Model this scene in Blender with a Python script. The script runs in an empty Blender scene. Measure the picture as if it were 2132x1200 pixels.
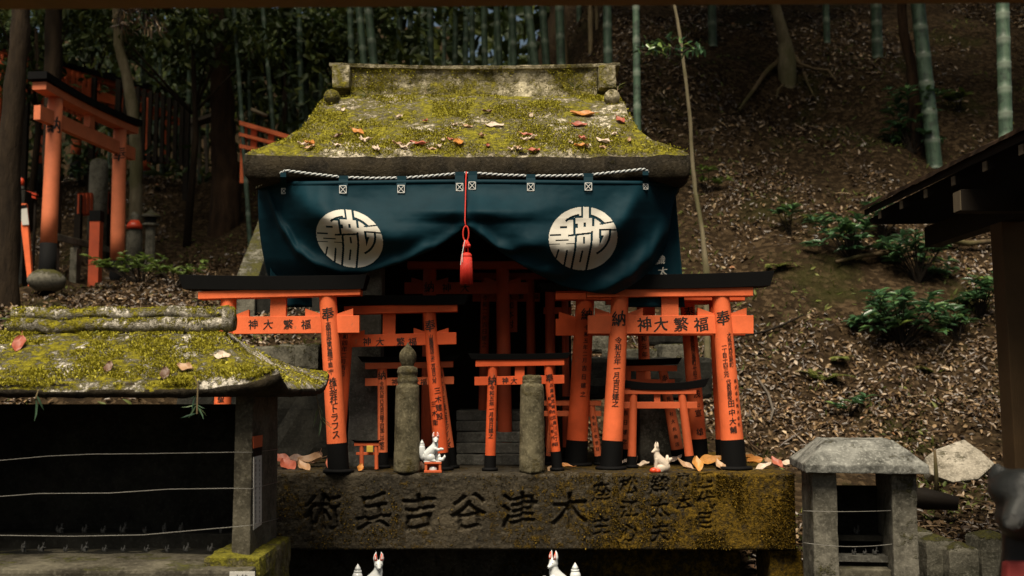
import bpy, bmesh, math, random
import numpy as np
from mathutils import Vector, Matrix, noise
random.seed(7); RS = np.random.RandomState(11)
R = math.radians
scene = bpy.context.scene
COL = scene.collection

# ------------------------------------------------------------------ camera, world, sun, exposure
CAM = Vector((0.0, -4.31, 1.343)); FPX = 2300.0; PITCH = math.atan(200.0 / FPX)
cam = bpy.data.cameras.new('camera'); co = bpy.data.objects.new('camera', cam); COL.objects.link(co)
co.location = CAM; co.rotation_euler = (math.pi / 2 + PITCH, 0, 0)
cam.sensor_width = 36; cam.lens = FPX / 2132 * 36; cam.clip_start = 0.05; cam.clip_end = 500
cam.dof.use_dof = True; cam.dof.focus_distance = 4.4; cam.dof.aperture_fstop = 3.6
scene.camera = co
SUN_EL, SUN_AZ = 62.0, -16.0     # azimuth: degrees to the right of straight behind the camera
w = bpy.data.worlds.new('World'); scene.world = w; w.use_nodes = True
nt = w.node_tree; nt.nodes.clear()
sky = nt.nodes.new('ShaderNodeTexSky'); sky.sky_type = 'NISHITA'; sky.sun_disc = False
sky.sun_elevation = R(SUN_EL); sky.sun_rotation = R(180 - SUN_AZ); sky.air_density = 1.0; sky.dust_density = 4.0; sky.ozone_density = 0.6
bg = nt.nodes.new('ShaderNodeBackground'); bg.inputs[1].default_value = 0.05
ow = nt.nodes.new('ShaderNodeOutputWorld'); tint = nt.nodes.new('ShaderNodeMix'); tint.data_type = 'RGBA'; tint.blend_type = 'MULTIPLY'; tint.inputs[0].default_value = 1.0; tint.inputs[7].default_value = (1.0, 0.95, 0.80, 1); nt.links.new(sky.outputs[0], tint.inputs[6]); nt.links.new(tint.outputs[2], bg.inputs[0]); nt.links.new(bg.outputs[0], ow.inputs[0])
sun = bpy.data.lights.new('sun', 'SUN'); sun.energy = 4.9; sun.angle = R(34); sun.color = (1.0, 0.89, 0.70)
so = bpy.data.objects.new('sun', sun); COL.objects.link(so)
so.rotation_euler = (R(90 - SUN_EL), 0, R(SUN_AZ)); so.location = (2, -8, 12)
scene.view_settings.view_transform = 'Standard'; scene.view_settings.look = 'None'
scene.view_settings.exposure = 0.5; scene.view_settings.gamma = 1.0
scene.cycles.max_bounces = 5; scene.cycles.diffuse_bounces = 3; scene.cycles.use_denoising = True

# ------------------------------------------------------------------ helpers
CP, SP = math.cos(PITCH), math.sin(PITCH)
def ray(px, py):
    a = (px - 1066) / FPX; b = -(py - 600) / FPX
    return Vector((a, CP - b * SP, SP + b * CP))
def at(px, py, Y):
    d = ray(px, py); return CAM + d * ((Y - CAM.y) / d.y)
def mpp(Y): return (Y - CAM.y) / FPX
def lerp(a, b, t): return a + (b - a) * t
def sm(a, b, x):
    t = min(1, max(0, (x - a) / (b - a))); return t * t * (3 - 2 * t)
def nz(x, y, z=0.0, o=3): return noise.fractal(Vector((x, y, z)), 1.0, 2.0, o)
ORG = {}
def tag(o, label=None, cat=None, group=None, kind=None):
    if label: o['label'] = label
    if cat: o['category'] = cat
    if group: o['group'] = group
    if kind: o['kind'] = kind
    return o
def thing(name, label, cat, loc=(0, 0, 0), group=None):
    o = bpy.data.objects.new(name, None); COL.objects.link(o); o.location = loc; o.empty_display_size = 0.1
    ORG[o.name] = Vector(loc)
    return tag(o, label, cat, group)
def link(name, me, parent=None, origin=None):
    o = bpy.data.objects.new(name, me); COL.objects.link(o)
    if parent is not None:
        o.parent = parent; ORG[o.name] = ORG[parent.name]
    else:
        ORG[o.name] = Vector(origin) if origin is not None else Vector((0, 0, 0)); o.location = ORG[o.name]
    return o
def copy_tree(o, parent=None):
    c = o.copy(); COL.objects.link(c)
    if parent is not None: c.parent = parent
    for ch in list(o.children): copy_tree(ch, c)
    return c

class MB:
    """collects shapes in world coordinates; build() links them as ONE mesh object"""
    def __init__(s): s.v = []; s.f = []; s.sharp = False
    def add(s, vs, fs):
        b = len(s.v); s.v += [Vector(x) for x in vs]; s.f += [tuple(i + b for i in f) for f in fs]; return s
    def box(s, c, d, rz=0.0, rx=0.0, ry=0.0, taper=1.0):
        M = Matrix.Translation(Vector(c)) @ Matrix.Rotation(rz, 4, 'Z') @ Matrix.Rotation(ry, 4, 'Y') @ Matrix.Rotation(rx, 4, 'X')
        hx, hy, hz = d[0] / 2, d[1] / 2, d[2] / 2
        vs = [M @ Vector((x * (taper if z > 0 else 1), y * (taper if z > 0 else 1), z)) for z in (-hz, hz) for (x, y) in ((-hx, -hy), (hx, -hy), (hx, hy), (-hx, hy))]
        return s.add(vs, [(3, 2, 1, 0), (4, 5, 6, 7), (0, 1, 5, 4), (1, 2, 6, 5), (2, 3, 7, 6), (3, 0, 4, 7)])
    def hexa(s, bottom, top):
        return s.add(list(bottom) + list(top), [(3, 2, 1, 0), (4, 5, 6, 7), (0, 1, 5, 4), (1, 2, 6, 5), (2, 3, 7, 6), (3, 0, 4, 7)])
    def prism(s, poly, depth):
        """poly: world points (front face), extruded by vector depth"""
        n = len(poly); d = Vector(depth); vs = [Vector(p) for p in poly] + [Vector(p) + d for p in poly]
        return s.add(vs, [tuple(range(n)), tuple(range(2 * n - 1, n - 1, -1))] + [(i, i + n, (i + 1) % n + n, (i + 1) % n) for i in range(n)])
    def tube(s, pts, rad, n=10, cap=True, wob=0.0):
        pts = [Vector(p) for p in pts]; m = len(pts)
        if not hasattr(rad, '__len__'): rad = [rad] * m
        b = len(s.v); up = None
        for i, p in enumerate(pts):
            t = (pts[min(i + 1, m - 1)] - pts[max(i - 1, 0)]).normalized()
            if up is None:
                up = Vector((0, -1, 0)) if abs(t.y) < 0.9 else Vector((1, 0, 0))
            x = t.cross(up).normalized(); y = x.cross(t).normalized(); up = y
            for k in range(n):
                a = 2 * math.pi * k / n; r = rad[i] * (1 + (wob * nz(p.x * 9 + math.cos(a), p.y * 9 + math.sin(a), p.z * 9, 2) if wob else 0))
                s.v.append(p + x * (math.cos(a) * r) + y * (math.sin(a) * r))
        for i in range(m - 1):
            for k in range(n):
                k2 = (k + 1) % n; s.f.append((b + i * n + k, b + i * n + k2, b + (i + 1) * n + k2, b + (i + 1) * n + k))
        if cap:
            s.f.append(tuple(b + k for k in range(n - 1, -1, -1))); s.f.append(tuple(b + (m - 1) * n + k for k in range(n)))
        return s
    def lathe(s, c, prof, n=24):
        return s.tube([Vector(c) + Vector((0, 0, z)) for r, z in prof], [r for r, z in prof], n)
    def ball(s, c, r, n=12, m=8):
        r = r if hasattr(r, '__len__') else (r, r, r); c = Vector(c); b = len(s.v)
        for i in range(1, m):
            a = math.pi * i / m
            for k in range(n):
                t = 2 * math.pi * k / n; s.v.append(c + Vector((r[0] * math.sin(a) * math.cos(t), r[1] * math.sin(a) * math.sin(t), r[2] * math.cos(a))))
        for i in range(m - 2):
            for k in range(n): s.f.append((b + i * n + k, b + (i + 1) * n + k, b + (i + 1) * n + (k + 1) % n, b + i * n + (k + 1) % n))
        s.v += [c + Vector((0, 0, r[2])), c - Vector((0, 0, r[2]))]; T = len(s.v) - 2
        for k in range(n):
            s.f.append((T, b + k, b + (k + 1) % n)); s.f.append((T + 1, b + (m - 2) * n + (k + 1) % n, b + (m - 2) * n + k))
        return s
    def rot(s, c, rz):
        M = Matrix.Translation(Vector(c)) @ Matrix.Rotation(rz, 4, 'Z') @ Matrix.Translation(-Vector(c)); s.v = [M @ v for v in s.v]; return s
    def build(s, name, mat, parent=None, smooth=False, origin=None, bevel=0.0, rough=0.0, cuts=0, seed=0.0, remesh=0.0, rfreq=12.0):
        if parent is None and origin is None:
            a = np.array([tuple(v) for v in s.v]); origin = ((a[:, 0].min() + a[:, 0].max()) / 2, (a[:, 1].min() + a[:, 1].max()) / 2, a[:, 2].min())
        og = ORG[parent.name] if parent is not None else Vector(origin)
        me = bpy.data.meshes.new(name); me.from_pydata([tuple(v - og) for v in s.v], [], s.f); me.update()
        bm = bmesh.new(); bm.from_mesh(me)
        bmesh.ops.recalc_face_normals(bm, faces=bm.faces)
        if bevel: bmesh.ops.bevel(bm, geom=list(bm.edges), offset=bevel, segments=2, affect='EDGES', profile=0.6)
        if cuts:
            for _ in range(12):
                es = [e for e in bm.edges if e.calc_length() > cuts]
                if not es or len(bm.verts) > 60000: break
                bmesh.ops.subdivide_edges(bm, edges=es, cuts=1, use_grid_fill=True)
            bmesh.ops.triangulate(bm, faces=[f for f in bm.faces if len(f.verts) > 4])
        if rough:
            bm.normal_update()
            for v in bm.verts:
                q = (v.co + og) * rfreq + Vector((seed, seed, 0)); v.co += v.normal * rough * (noise.fractal(q, 1.0, 2.0, 4))
        bm.to_mesh(me); bm.free()
        o = link(name, me, parent, origin)
        if remesh:
            md = o.modifiers.new('r', 'REMESH'); md.mode = 'VOXEL'; md.voxel_size = remesh
            m2 = o.modifiers.new('s', 'SMOOTH'); m2.factor = 0.6; m2.iterations = 4
            dg = bpy.context.evaluated_depsgraph_get(); nm = bpy.data.meshes.new_from_object(o.evaluated_get(dg)); nm.name = name
            o.modifiers.clear(); o.data = nm; me = nm; smooth = True
        if smooth: me.polygons.foreach_set('use_smooth', [True] * len(me.polygons))
        me.materials.append(mat)
        return o

# ------------------------------------------------------------------ materials
class NT:
    def __init__(s, name):
        s.m = bpy.data.materials.new(name); s.m.use_nodes = True; s.t = s.m.node_tree; s.n = s.t.nodes; s.n.clear()
        s.out = s.n.new('ShaderNodeOutputMaterial'); s.b = s.n.new('ShaderNodeBsdfPrincipled'); s.t.links.new(s.b.outputs[0], s.out.inputs[0])
        s.tc = s.n.new('ShaderNodeTexCoord'); s.geo = s.n.new('ShaderNodeNewGeometry')
    def l(s, a, b): s.t.links.new(a, b)
    def set(s, k, v):
        i = s.b.inputs[k]
        if hasattr(v, 'links') or hasattr(v, 'is_linked'): s.l(v, i)
        else: i.default_value = v
    def noise(s, sc, det=4, rough=0.6, st=None, vec=None, dist=0.0):
        n = s.n.new('ShaderNodeTexNoise'); n.inputs['Scale'].default_value = sc; n.inputs['Detail'].default_value = det; n.inputs['Roughness'].default_value = rough; n.inputs['Distortion'].default_value = dist
        v = vec or s.geo.outputs['Position']
        if st:
            mp = s.n.new('ShaderNodeMapping'); mp.inputs['Scale'].default_value = st; s.l(v, mp.inputs[0]); v = mp.outputs[0]
        s.l(v, n.inputs['Vector']); return n.outputs[0]
    def voro(s, sc, st=None, out='Distance', vec=None):
        n = s.n.new('ShaderNodeTexVoronoi'); n.inputs['Scale'].default_value = sc; v = vec or s.geo.outputs['Position']
        if st:
            mp = s.n.new('ShaderNodeMapping'); mp.inputs['Scale'].default_value = st; s.l(v, mp.inputs[0]); v = mp.outputs[0]
        s.l(v, n.inputs['Vector']); return n.outputs[out]
    def ramp(s, fac, stops, interp='LINEAR'):
        n = s.n.new('ShaderNodeValToRGB'); r = n.color_ramp; r.interpolation = interp
        while len(r.elements) < len(stops): r.elements.new(0.5)
        for e, (p, c) in zip(r.elements, stops):
            e.position = p; e.color = (c, c, c, 1) if not hasattr(c, '__len__') else (*c, 1)
        s.l(fac, n.inputs[0]); return n.outputs[0]
    def mix(s, fac, a, b, bt='MIX'):
        n = s.n.new('ShaderNodeMix'); n.data_type = 'RGBA'; n.blend_type = bt
        for k, v in ((0, fac), (6, a), (7, b)):
            if hasattr(v, 'is_linked'): s.l(v, n.inputs[k])
            else: n.inputs[k].default_value = v if k == 0 else (*v, 1)
        return n.outputs[2]
    def math(s, op, a, b=0.0):
        n = s.n.new('ShaderNodeMath'); n.operation = op
        for k, v in ((0, a), (1, b)):
            if hasattr(v, 'is_linked'): s.l(v, n.inputs[k])
            else: n.inputs[k].default_value = v
        return n.outputs[0]
    def up(s):
        n = s.n.new('ShaderNodeSeparateXYZ'); s.l(s.geo.outputs['Normal'], n.inputs[0]); return n.outputs[2]
    def bump(s, h, dist=0.01, st=1.0):
        n = s.n.new('ShaderNodeBump'); n.inputs['Strength'].default_value = st; n.inputs['Distance'].default_value = dist; s.l(h, n.inputs['Height']); s.l(n.outputs[0], s.b.inputs['Normal'])
    def attr(s, name):
        n = s.n.new('ShaderNodeAttribute'); n.attribute_name = name; return n.outputs['Fac']

def stone(name, dark, light, moss=None, moss_lo=0.5, moss_hi=0.62, upw=0.0, big=6.0, bump=0.012, moss2=None, speck=0.35, fine=0.55, xg=0.0):
    """weathered stone with lichen specks, and moss where the noise (and upward faces) let it grow"""
    t = NT(name)
    a = t.noise(big, 6, 0.65); b = t.noise(90, 3, 0.7); c = t.noise(22, 5, 0.7)
    base = t.mix(t.ramp(a, [(0.36, 0.0), (0.62, 1.0)]), dark, light)
    base = t.mix(t.math('MULTIPLY', t.ramp(b, [(0.5, 0.0), (0.68, 1.0)]), speck), base, tuple(min(1, x * 1.9 + 0.03) for x in light))
    base = t.mix(t.math('MULTIPLY', t.ramp(c, [(0.3, 1.0), (0.48, 0.0)]), 0.7), base, tuple(x * 0.35 for x in dark))
    h = t.math('ADD', t.math('MULTIPLY', a, 0.5), t.math('ADD', t.math('MULTIPLY', c, 0.4), t.math('MULTIPLY', b, 0.25)))
    if moss:
        m = t.math('ADD', t.noise(big * 0.8, 8, 0.75, vec=t.tc.outputs['Object']), t.math('MULTIPLY', t.math('SUBTRACT', t.noise(34, 5, 0.8), 0.5), fine))
        if xg:
            sp = t.n.new('ShaderNodeSeparateXYZ'); t.l(t.geo.outputs['Position'], sp.inputs[0]); m = t.math('ADD', m, t.math('MULTIPLY', t.ramp(t.math('MULTIPLY', t.math('ADD', sp.outputs[0], 0.3), 0.8), [(0.0, 0.0), (1.0, 1.0)]), xg))
        if upw: m = t.math('ADD', m, t.math('MULTIPLY', t.math('SUBTRACT', t.up(), 0.5), upw))
        mk = t.ramp(m, [(moss_lo, 0.0), (moss_hi, 1.0)])
        mc = t.mix(t.ramp(t.noise(55, 4, 0.75), [(0.35, 0.0), (0.65, 1.0)]), tuple(x * 0.45 for x in moss), moss2 or moss)
        base = t.mix(mk, base, mc)
        h = t.math('ADD', h, t.math('MULTIPLY', mk, t.math('ADD', 0.35, t.math('MULTIPLY', t.noise(130, 3, 0.8), 1.1))))
    t.set('Base Color', base); t.set('Roughness', 0.92); t.set('Specular IOR Level', 0.2); t.bump(h, bump)
    return t.m
def paint(name, col, rough=0.45, var=0.25, bump=0.0006, grain=(6, 6, 60), spec=0.4, chips=0.0):
    t = NT(name); a = t.noise(7, 5, 0.65); g = t.noise(9, 4, 0.7, st=grain)
    c = t.mix(t.ramp(a, [(0.3, 0.0), (0.7, 1.0)]), tuple(x * (1 - var) for x in col), col)
    c = t.mix(t.math('MULTIPLY', t.ramp(g, [(0.62, 0.0), (0.75, 1.0)]), 0.25), c, tuple(x * 0.45 for x in col))
    if chips: c = t.mix(t.math('MULTIPLY', t.ramp(t.noise(26, 6, 0.8), [(0.63, 0.0), (0.67, 1.0)]), chips), c, (0.20, 0.12, 0.07))
    t.set('Base Color', c); t.set('Roughness', t.ramp(a, [(0.2, rough - 0.1), (0.8, rough + 0.15)])); t.set('Specular IOR Level', spec)
    t.bump(t.math('ADD', g, t.math('MULTIPLY', a, 0.5)), bump); return t.m
def leafmat(name, stops, rough=0.5, spec=0.4, trans=0.0):
    t = NT(name); c = t.ramp(t.attr('rnd'), stops); n = t.noise(60, 3, 0.6)
    c = t.mix(t.math('MULTIPLY', t.ramp(n, [(0.45, 0.0), (0.7, 1.0)]), 0.45), c, tuple(x * 0.5 for x in stops[0][1]))
    t.set('Base Color', c); t.set('Roughness', rough); t.set('Specular IOR Level', spec)
    if trans:
        tr = t.n.new('ShaderNodeBsdfTranslucent'); t.l(c, tr.inputs[0]); mx = t.n.new('ShaderNodeMixShader'); mx.inputs[0].default_value = trans
        t.l(t.b.outputs[0], mx.inputs[1]); t.l(tr.outputs[0], mx.inputs[2]); t.l(mx.outputs[0], t.out.inputs[0])
    return t.m
def bark(name, c1, c2, sc=9.0, bump=0.03, green=None):
    t = NT(name); a = t.noise(sc, 6, 0.7, st=(1, 1, 0.22)); b = t.noise(3, 4, 0.6)
    c = t.mix(t.ramp(a, [(0.35, 0.0), (0.65, 1.0)]), c1, c2)
    if green: c = t.mix(t.math('MULTIPLY', t.ramp(b, [(0.45, 0.0), (0.6, 1.0)]), 0.6), c, green)
    t.set('Base Color', c); t.set('Roughness', 0.95); t.set('Specular IOR Level', 0.15); t.bump(a, bump); return t.m

M = {}
M['verm'] = paint('vermilion_paint', (0.90, 0.175, 0.058), 0.62, 0.3, 0.0014, (45, 45, 4), 0.3, 0.55)
M['verm_b'] = paint('vermilion_paint_redder', (0.76, 0.115, 0.032), 0.66, 0.34, 0.0014, (45, 45, 4), 0.25, 0.6)
M['verm_c'] = paint('vermilion_paint_faded', (0.82, 0.185, 0.07), 0.68, 0.3, 0.0014, (45, 45, 4), 0.25, 0.7)
M['verm_old'] = paint('faded_vermilion', (0.62, 0.12, 0.04), 0.6, 0.3, 0.001, (45, 45, 4), 0.3, 0.5)
M['dimfox'] = paint('shaded_porcelain', (0.06, 0.06, 0.057), 0.6, 0.3)  # white porcelain darkened in its colour to stand for the shelf shade
M['verm_bg'] = paint('shade_dulled_vermilion', (0.74, 0.20, 0.085), 0.6, 0.25)  # paler vermilion, with the far gate's shade dulled into the colour
M['verm_dim'] = paint('shaded_dark_vermilion', (0.46, 0.07, 0.02), 0.65, 0.4)  # darker vermilion; for gates inside the shrine the shade is painted in
M['black'] = paint('black_lacquer', (0.0035, 0.0034, 0.0036), 0.75, 0.3, 0.0008, (60, 6, 6), 0.12)
M['ink'] = paint('brush_ink', (0.012, 0.009, 0.007), 0.6, 0.2)
M['roof_moss'] = stone('mossy_roof_stone', (0.13, 0.105, 0.07), (0.46, 0.41, 0.31), (0.26, 0.235, 0.018), 0.44, 0.60, 0.16, 4.2, 0.022, (0.45, 0.40, 0.035), 0.5, 0.8)
M['ridge'] = stone('lichen_ridge_stone', (0.09, 0.075, 0.035), (0.46, 0.41, 0.29), (0.17, 0.15, 0.018), 0.44, 0.58, 0.06, 9, 0.014, (0.3, 0.26, 0.03))
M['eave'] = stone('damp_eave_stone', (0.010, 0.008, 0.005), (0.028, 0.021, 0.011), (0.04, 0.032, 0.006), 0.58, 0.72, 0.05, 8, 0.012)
M['slab'] = stone('damp_engraved_stone', (0.012, 0.010, 0.007), (0.055, 0.044, 0.028), (0.07, 0.048, 0.005), 0.52, 0.70, 0.04, 2.6, 0.02, (0.23, 0.135, 0.009), 0.3, 1.1, 0.22)
M['inner'] = stone('grey_inner_stone', (0.05, 0.048, 0.04), (0.13, 0.125, 0.11), None, big=7, bump=0.006)
M['post'] = stone('round_post_stone', (0.036, 0.031, 0.017), (0.125, 0.108, 0.066), (0.08, 0.06, 0.012), 0.52, 0.7, 0.0, 8, 0.005)
M['roof2'] = stone('left_mossy_roof', (0.10, 0.09, 0.065), (0.50, 0.46, 0.40), (0.22, 0.19, 0.012), 0.43, 0.56, 0.05, 8.5, 0.02, (0.40, 0.35, 0.02), 0.5, 0.9)
M['post2'] = stone('left_shrine_stone', (0.03, 0.026, 0.018), (0.10, 0.09, 0.065), (0.1, 0.1, 0.02), 0.6, 0.72, 0.12, 6, 0.006)
M['mossblock'] = stone('moss_grown_stone', (0.06, 0.05, 0.02), (0.16, 0.14, 0.08), (0.14, 0.13, 0.012), 0.4, 0.52, 0.12, 7, 0.01, (0.22, 0.2, 0.02))
M['cap'] = stone('pale_cap_stone', (0.045, 0.045, 0.04), (0.18, 0.18, 0.165), (0.10, 0.085, 0.03), 0.60, 0.74, 0.0, 9, bump=0.006, speck=0.5)
M['pillar3'] = stone('lantern_stone', (0.045, 0.042, 0.032), (0.14, 0.13, 0.105), (0.07, 0.065, 0.015), 0.58, 0.7, 0.0, 6, 0.006)
M['darkstone'] = stone('near_black_stone', (0.006, 0.006, 0.005), (0.02, 0.019, 0.015), None, big=6, bump=0.004, speck=0.2)  # plain near-black stone, no moss
M['rock'] = stone('pale_rock', (0.12, 0.105, 0.08), (0.32, 0.29, 0.24), (0.10, 0.085, 0.025), 0.56, 0.68, 0.0, 6, 0.008)
M['bgstone'] = stone('mossy_old_stone', (0.05, 0.048, 0.035), (0.15, 0.14, 0.11), (0.09, 0.085, 0.02), 0.5, 0.62, 0.2, 6, 0.01)
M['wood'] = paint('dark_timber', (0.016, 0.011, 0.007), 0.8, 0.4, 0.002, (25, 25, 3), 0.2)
M['beamwood'] = paint('brown_beam_timber', (0.32, 0.2, 0.09), 0.8, 0.3, 0.002, (3, 25, 25), 0.2)
M['beamwood2'] = paint('brown_post_timber', (0.10, 0.06, 0.028), 0.8, 0.35, 0.002, (25, 25, 3), 0.2)
M['palewood'] = paint('pale_timber_end', (0.13, 0.10, 0.062), 0.8, 0.3, 0.001)
M['greywood'] = paint('grey_timber', (0.12, 0.10, 0.08), 0.85, 0.4, 0.002, (25, 25, 3), 0.2)
M['porcelain'] = paint('white_porcelain', (0.56, 0.58, 0.585), 0.2, 0.06, 0.0002, spec=0.5)
M['oldporcelain'] = paint('faded_porcelain', (0.62, 0.52, 0.42), 0.4, 0.2, 0.0003)
M['ear'] = paint('red_ear_paint', (0.62, 0.06, 0.02), 0.35, 0.1)
M['gold'] = paint('gold_plaque', (0.55, 0.38, 0.06), 0.4, 0.2)
M['red'] = paint('red_silk', (0.62, 0.028, 0.014), 0.55, 0.3, 0.0015, (160, 160, 4))
M['bib'] = paint('red_cloth', (0.16, 0.012, 0.01), 0.8, 0.3)
M['bronze'] = paint('dark_bronze', (0.02, 0.021, 0.02), 0.33, 0.5, 0.004, spec=0.6)
M['paper'] = paint('white_paper', (0.55, 0.54, 0.50), 0.9, 0.15)
M['white'] = paint('white_print', (0.50, 0.475, 0.42), 0.85, 0.08, 0.0002, (300, 300, 60))
M['wire'] = paint('galvanised_wire', (0.2, 0.19, 0.17), 0.4, 0.2)
M['stitch'] = paint('white_stitch', (0.6, 0.6, 0.58), 0.9, 0.1)
M['bark'] = bark('brown_bark', (0.012, 0.008, 0.005), (0.036, 0.024, 0.014))
M['bark_red'] = bark('red_brown_bark', (0.016, 0.009, 0.005), (0.05, 0.028, 0.015))
M['bark_pale'] = bark('pale_smooth_bark', (0.11, 0.09, 0.055), (0.22, 0.185, 0.12), 14, 0.006, (0.08, 0.08, 0.03))
M['root'] = bark('root_bark', (0.065, 0.045, 0.026), (0.16, 0.115, 0.066), 14, 0.008, (0.06, 0.06, 0.02))
t = NT('navy_canvas')
wv = t.noise(420, 1, 0.5, st=(1, 1, 0.25)); a = t.noise(5, 4, 0.6)
t.set('Base Color', t.mix(t.ramp(a, [(0.3, 0.0), (0.7, 1.0)]), (0.0028, 0.0165, 0.025), (0.0046, 0.026, 0.038))); t.set('Roughness', 0.6)
t.set('Specular IOR Level', 0.06); t.bump(t.math('ADD', t.math('MULTIPLY', wv, .25), t.math('MULTIPLY', t.noise(9, 2, 0.4), 2.0)), 0.0012); M['cloth'] = t.m
t = NT('twisted_rope'); sx = t.attr('strand')
t.set('Base Color', t.mix(sx, (0.02, 0.03, 0.04), (0.5, 0.52, 0.52))); t.set('Roughness', 0.9); M['rope'] = t.m
t = NT('bamboo_skin'); nd = t.attr('node'); a = t.noise(4, 4, 0.6, st=(6, 6, 0.8)); b = t.noise(14, 4, 0.7)
c = t.mix(t.ramp(a, [(0.3, 0.0), (0.7, 1.0)]), (0.028, 0.058, 0.036), (0.085, 0.135, 0.085)); c = t.mix(t.math('MULTIPLY', t.ramp(b, [(0.45, 0.0), (0.62, 1.0)]), 0.8), c, (0.02, 0.03, 0.02)); c = t.mix(t.math('MULTIPLY', t.ramp(t.noise(30, 5, 0.8), [(0.6, 0.0), (0.7, 1.0)]), 0.5), c, (0.16, 0.19, 0.13))
c = t.mix(t.math('MULTIPLY', nd, 0.45), c, (0.26, 0.30, 0.24)); t.set('Base Color', c); t.set('Roughness', 0.45); M['bamboo'] = t.m
t = NT('dead_bamboo_skin'); a = t.noise(6, 4, 0.6, st=(6, 6, 1)); t.set('Base Color', t.mix(t.ramp(a, [(0.3, 0.0), (0.7, 1.0)]), (0.11, 0.075, 0.035), (0.26, 0.2, 0.1))); t.set('Roughness', 0.6); M['bamboo_dead'] = t.m
t = NT('forest_soil'); a = t.noise(1.3, 6, 0.65); b = t.noise(9, 6, 0.75); c2 = t.voro(26, out='Color'); vd = t.voro(26)
sx = t.n.new('ShaderNodeSeparateColor'); t.l(c2, sx.inputs[0])
c = t.mix(t.ramp(b, [(0.3, 0.0), (0.7, 1.0)]), (0.009, 0.0055, 0.0028), (0.034, 0.021, 0.0095))
c = t.mix(t.math('MULTIPLY', t.ramp(sx.outputs[0], [(0.55, 0.0), (0.9, 1.0)]), 0.6), c, (0.09, 0.06, 0.032))
c = t.mix(t.math('MULTIPLY', t.ramp(a, [(0.56, 0.0), (0.66, 1.0)]), 0.75), c, (0.022, 0.022, 0.005))
t.set('Base Color', c); t.set('Roughness', 0.95); t.set('Specular IOR Level', 0.1); t.bump(t.math('ADD', b, t.math('MULTIPLY', vd, 0.6)), 0.04); M['soil'] = t.m
M['litter'] = leafmat('dry_leaves', [(0.0, (0.02, 0.011, 0.006)), (0.35, (0.045, 0.025, 0.012)), (0.6, (0.10, 0.06, 0.029)), (0.86, (0.21, 0.133, 0.064)), (0.97, (0.40, 0.29, 0.17)), (1.0, (0.42, 0.15, 0.05))], 0.42, 0.5)
M['leaf'] = leafmat('glossy_green_leaves', [(0.0, (0.02, 0.05, 0.022)), (0.5, (0.05, 0.115, 0.05)), (0.85, (0.10, 0.19, 0.06)), (1.0, (0.2, 0.27, 0.05))], 0.3, 0.7, 0.15)
M['moss'] = leafmat('moss_tufts', [(0.0, (0.18, 0.15, 0.01)), (0.5, (0.31, 0.285, 0.025)), (1.0, (0.52, 0.47, 0.07))], 0.8, 0.15, 0.1)
M['moss_ochre'] = leafmat('ochre_moss_tufts', [(0.0, (0.05, 0.036, 0.005)), (0.55, (0.11, 0.066, 0.006)), (1.0, (0.25, 0.15, 0.012))], 0.8, 0.15, 0.1)
M['leaf_lime'] = leafmat('light_green_leaves', [(0.0, (0.05, 0.09, 0.015)), (0.6, (0.10, 0.15, 0.03)), (1.0, (0.20, 0.22, 0.05))], 0.5, 0.4, 0.25)
M['canopy'] = leafmat('forest_foliage', [(0.0, (0.02, 0.035, 0.01)), (0.6, (0.045, 0.07, 0.018)), (1.0, (0.10, 0.12, 0.02))], 0.55, 0.3, 0.2)
M['fern'] = leafmat('fern_fronds', [(0.0, (0.06, 0.08, 0.015)), (0.6, (0.12, 0.14, 0.03)), (1.0, (0.2, 0.2, 0.05))], 0.6, 0.3, 0.2)
M['bambooleaf'] = leafmat('bamboo_leaves', [(0.0, (0.03, 0.07, 0.04)), (0.6, (0.07, 0.13, 0.07)), (1.0, (0.17, 0.22, 0.1))], 0.4, 0.5, 0.2)
FALL = [leafmat('fallen_tan', [(0.0, (0.30, 0.17, 0.09)), (1.0, (0.45, 0.29, 0.17))], 0.5, 0.4, 0.1), leafmat('fallen_red', [(0.0, (0.30, 0.07, 0.04)), (1.0, (0.42, 0.13, 0.08))], 0.5, 0.4, 0.1),
        leafmat('fallen_orange', [(0.0, (0.42, 0.16, 0.03)), (1.0, (0.5, 0.24, 0.06))], 0.5, 0.4, 0.1), leafmat('fallen_pale', [(0.0, (0.48, 0.38, 0.29)), (1.0, (0.6, 0.47, 0.38))], 0.5, 0.4, 0.1),
        leafmat('fallen_brown', [(0.0, (0.10, 0.055, 0.035)), (1.0, (0.2, 0.1, 0.06))], 0.5, 0.4, 0.1)]
t = NT('carved_ink_paper'); M['small_ink'] = M['ink']

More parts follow.
